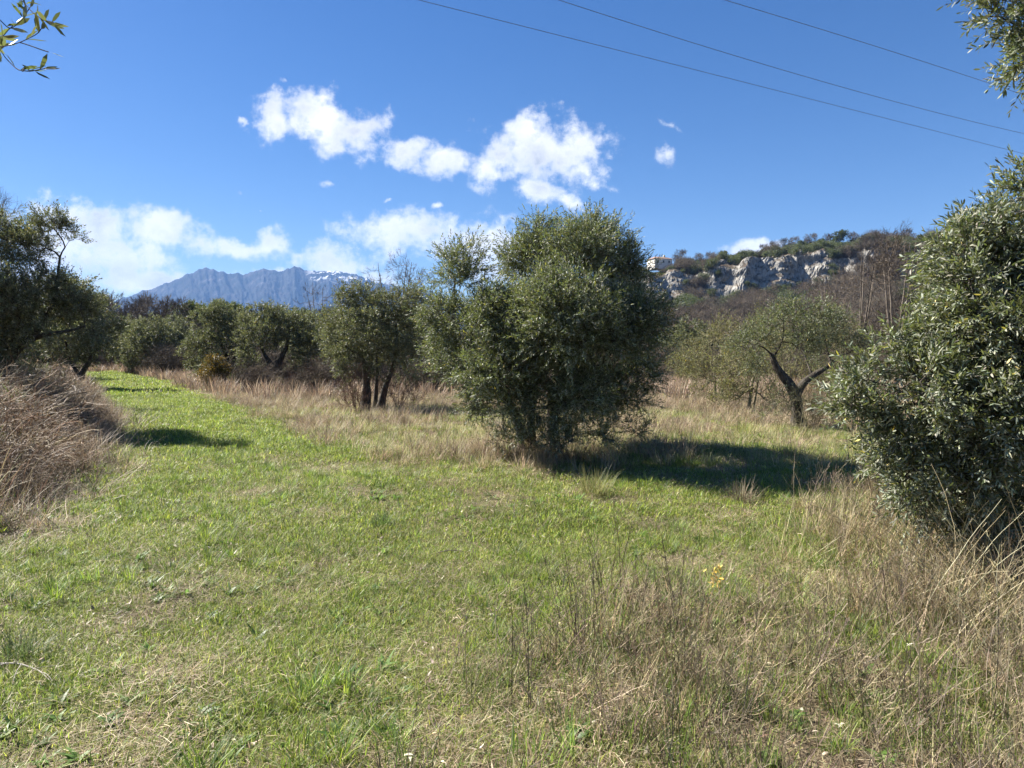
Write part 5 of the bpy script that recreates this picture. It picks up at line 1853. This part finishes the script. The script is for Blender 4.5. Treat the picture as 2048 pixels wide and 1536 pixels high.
# ------------------------------------------------------------------ small single things
def build_small():
    r = np.random.default_rng(77)

    def thing(name, me, u, v, lab, cat, group=None, rz=0.0, z=0.0, sc=1.0):
        q = on_ground(u, v)
        o = link(name, me, label=lab, category=cat)
        if group:
            o['group'] = group
        o.location = (q[0], q[1], float(hz(q[0], q[1])) + z)
        o.rotation_euler = (0, 0, rz)
        o.scale = (sc, sc, sc)
        return o
    # distinct tufts
    gp = 'single tufts at the edge of the clearing'
    thing('grass_tuft', tuft(400, 190, .12, (.16, .34), (.004, .007), STRAW, (.05, .9), (.03, .3), 4), 1485, 1008, 'pale straw tuft at the near edge of the tree shadow, left one of two', 'grass tuft', gp)
    thing('grass_tuft', tuft(401, 140, .12, (.14, .28), (.004, .007), STRAW, (.3, 1.1), (.03, .3), 4), 1602, 1022, 'pale flopped straw tuft at the near edge of the tree shadow, right one of two', 'grass tuft', gp)
    thing('grass_tuft', tuft(402, 240, .16, (.2, .42), (.004, .007), [(.30, .32, .10), (.24, .27, .08), (.4, .36, .16)], (.05, .7), (.03, .25), 4, M_BLADE), 1190, 992, 'yellow green tuft in front of the largest olive', 'grass tuft', gp)
    thing('grass_tuft', tuft(403, 220, .2, (.2, .45), (.006, .010), [(.32, .34, .10), (.26, .30, .08), (.4, .36, .16)], (.05, .8), (.03, .25), 4, M_BLADE), 1490, 872, 'bright yellow green tuft in the dry grass left of the Y shaped trunk', 'grass tuft', gp)
    thing('grass_tuft', tuft(404, 120, .1, (.16, .3), (.004, .006), GREENS[:2], (.1, 1.0), (.05, .3), 4, M_BLADE), 245, 1000, 'dark green tuft at the corner of the bramble bank', 'grass tuft', gp)
    thing('grass_tuft', tuft(405, 160, .09, (.12, .24), (.003, .005), [(.10, .16, .04), (.14, .2, .05)], (.1, 1.0), (.05, .3), 4, M_BLADE), 765, 1055, 'dark green tuft alone in the middle of the mown turf', 'grass tuft', gp)
    thing('grass_tuft', tuft(406, 160, .12, (.14, .26), (.003, .005), [(.10, .15, .06), (.14, .19, .07)], (.1, 1.0), (.05, .3), 4, M_BLADE), 40, 1320, 'bluish green tuft at the lower left edge', 'grass tuft', gp)
    # tall single weeds
    ws = [(1145, 1300, .9, 'tall thin dark weed stalk standing alone left of the others'), (1190, 1290, .55, 'short straight brown weed stalk beside the tall thin one'), (1352, 1290, .62, 'brown weed with a tight brush of side twigs in the middle of the dead herbs'), (1030, 1420, .62, 'slim dark weed in front of the turf, leftmost of the tall weeds'), (1060, 1440, .6, 'bushy brown weed just right of the leftmost tall weed'), (1600, 1420, .95, 'tall pale weed stalk in the middle of the right foreground'), (1790, 1330, .95, 'dark slanting branched weed before the near right olive'), (1990, 1500, .75, 'dark weed at the lower right edge'), (1470, 1490, .55, 'dark leaning weed low in the right foreground'), (1385, 1420, .5, 'brown weed between turf and straw in the lower middle')]
    for i, (u, v, H, lab) in enumerate(ws):
        g = Geo()
        rr = np.random.default_rng(500 + i)
        stems(g, rr, 3 if i in (2, 4, 6) else 1, .03, (H * .85, H), .0022, BROWN[:3] if i != 5 else STRAW, lean=.12 if i not in (6, 8) else .6, branches=22 if i in (2, 4) else 9, blen=.28, wander=.05)
        thing('dead_weed', g.mesh('dead_weed', [M_DRY]), u, v, lab, 'weed', 'tall single weeds of the right foreground')
    # yellow leaved seedling
    g = Geo()
    rr = np.random.default_rng(520)
    stems(g, rr, 1, .01, (.24, .26), .0018, BROWN, lean=.1, branches=4)
    k = 34
    b = np.stack([rr.normal(0, .022, k), rr.normal(0, .022, k), rr.uniform(.1, .27, k)], 1)
    leaves(g, b, rr.normal(0, 1, (k, 3)), rr.uniform(.025, .045, k), rr.uniform(.010, .018, k), rr, 0, True, .2, np.array([.55, .42, .10]))
    thing('yellow_seedling', g.mesh('yellow_seedling', [M_DRY]), 1430, 1215, 'small seedling with bright yellow leaves among the dead herbs', 'seedling')
    # fallen pale twig at the left edge
    g = Geo()
    rr = np.random.default_rng(530)
    p0 = np.zeros(3)
    P, _ = smooth_path([(0, 0, .03), (.12, .02, .05), (.3, .01, .04), (.48, -.06, .02)], [1] * 4, .03, .004, rr)
    tube(g, P, np.linspace(.005, .002, len(P)), 5)
    for (j, dx, dy) in [(2, .1, -.18), (5, .16, -.16), (8, .10, .08), (10, .14, -.05)]:
        j = min(j, len(P) - 1)
        Q, _ = smooth_path([P[j], P[j] + np.array([dx * .5, dy * .5, .02]), P[j] + np.array([dx, dy, -.01])], [1] * 3, .03, .003, rr)
        tube(g, Q, np.linspace(.003, .001, len(Q)), 4)
    thing('fallen_twig', g.mesh('fallen_twig', [bark_mat('dead_twig', (.3, .27, .23), (.52, .48, .42), 30, .2)], True), -10, 1345, 'pale fallen twig lying on the grass at the lower left edge', 'twig', rz=-.35)
    # dead branch curls on the lawn
    for i, (u, v, L_, lab) in enumerate([(905, 1108, .28, 'dark dead stick lying on the turf in the middle of the clearing'), (1730, 1130, .4, 'pale curled stem lying over the grass left of the near right olive')]):
        g = Geo()
        P, _ = smooth_path([(-L_ / 2, 0, .02), (-.02, .03, .05), (.1, -.01, .04), (L_ / 2, .03, .015)], [1] * 4, .03, .006, rr)
        tube(g, P, np.linspace(.006, .002, len(P)), 5)
        for j in (3, 5):
            tube(g, smooth_path([P[j], P[j] + np.array([.04, .06, .03])], [1, 1], .02)[0], [.002, .0018, .0014, .001], 4)
        thing('dead_stick', g.mesh('dead_stick', [bark_mat('stick_bark', (.10, .08, .06), (.3, .25, .2), 30, .2)], True), u, v, lab, 'stick')


def build_haze():
    m, t, out = material('haze_air')
    pv = t.nodes.new('ShaderNodeVolumePrincipled')
    pv.inputs['Color'].default_value = (.26, .50, 1.0, 1)
    pv.inputs['Density'].default_value = 6e-5
    pv.inputs['Density Attribute'].default_value = ''
    pv.inputs['Anisotropy'].default_value = 0.0
    t.links.new(pv.outputs[0], out.inputs['Volume'])
    g = Geo()
    x0, x1, y0, y1, z0, z1 = -9400, 9400, -9400, 9400, -60, 1150
    V = [(x0, y0, z0), (x1, y0, z0), (x1, y1, z0), (x0, y1, z0), (x0, y0, z1), (x1, y0, z1), (x1, y1, z1), (x0, y1, z1)]
    g.add(V, [[(0, 3, 2, 1), (4, 5, 6, 7), (0, 1, 5, 4), (1, 2, 6, 5), (2, 3, 7, 6), (3, 0, 4, 7)]])
    link('haze', g.mesh('haze', [m]), kind='stuff', label='thin blue air between the orchard and the mountain', category='haze')


import time
t0 = time.time()
build_background()
print('background', time.time() - t0)
build_trees()
print('trees', time.time() - t0)
build_grass()
print('grass', time.time() - t0)
build_small()
build_haze()
print('all built', time.time() - t0)
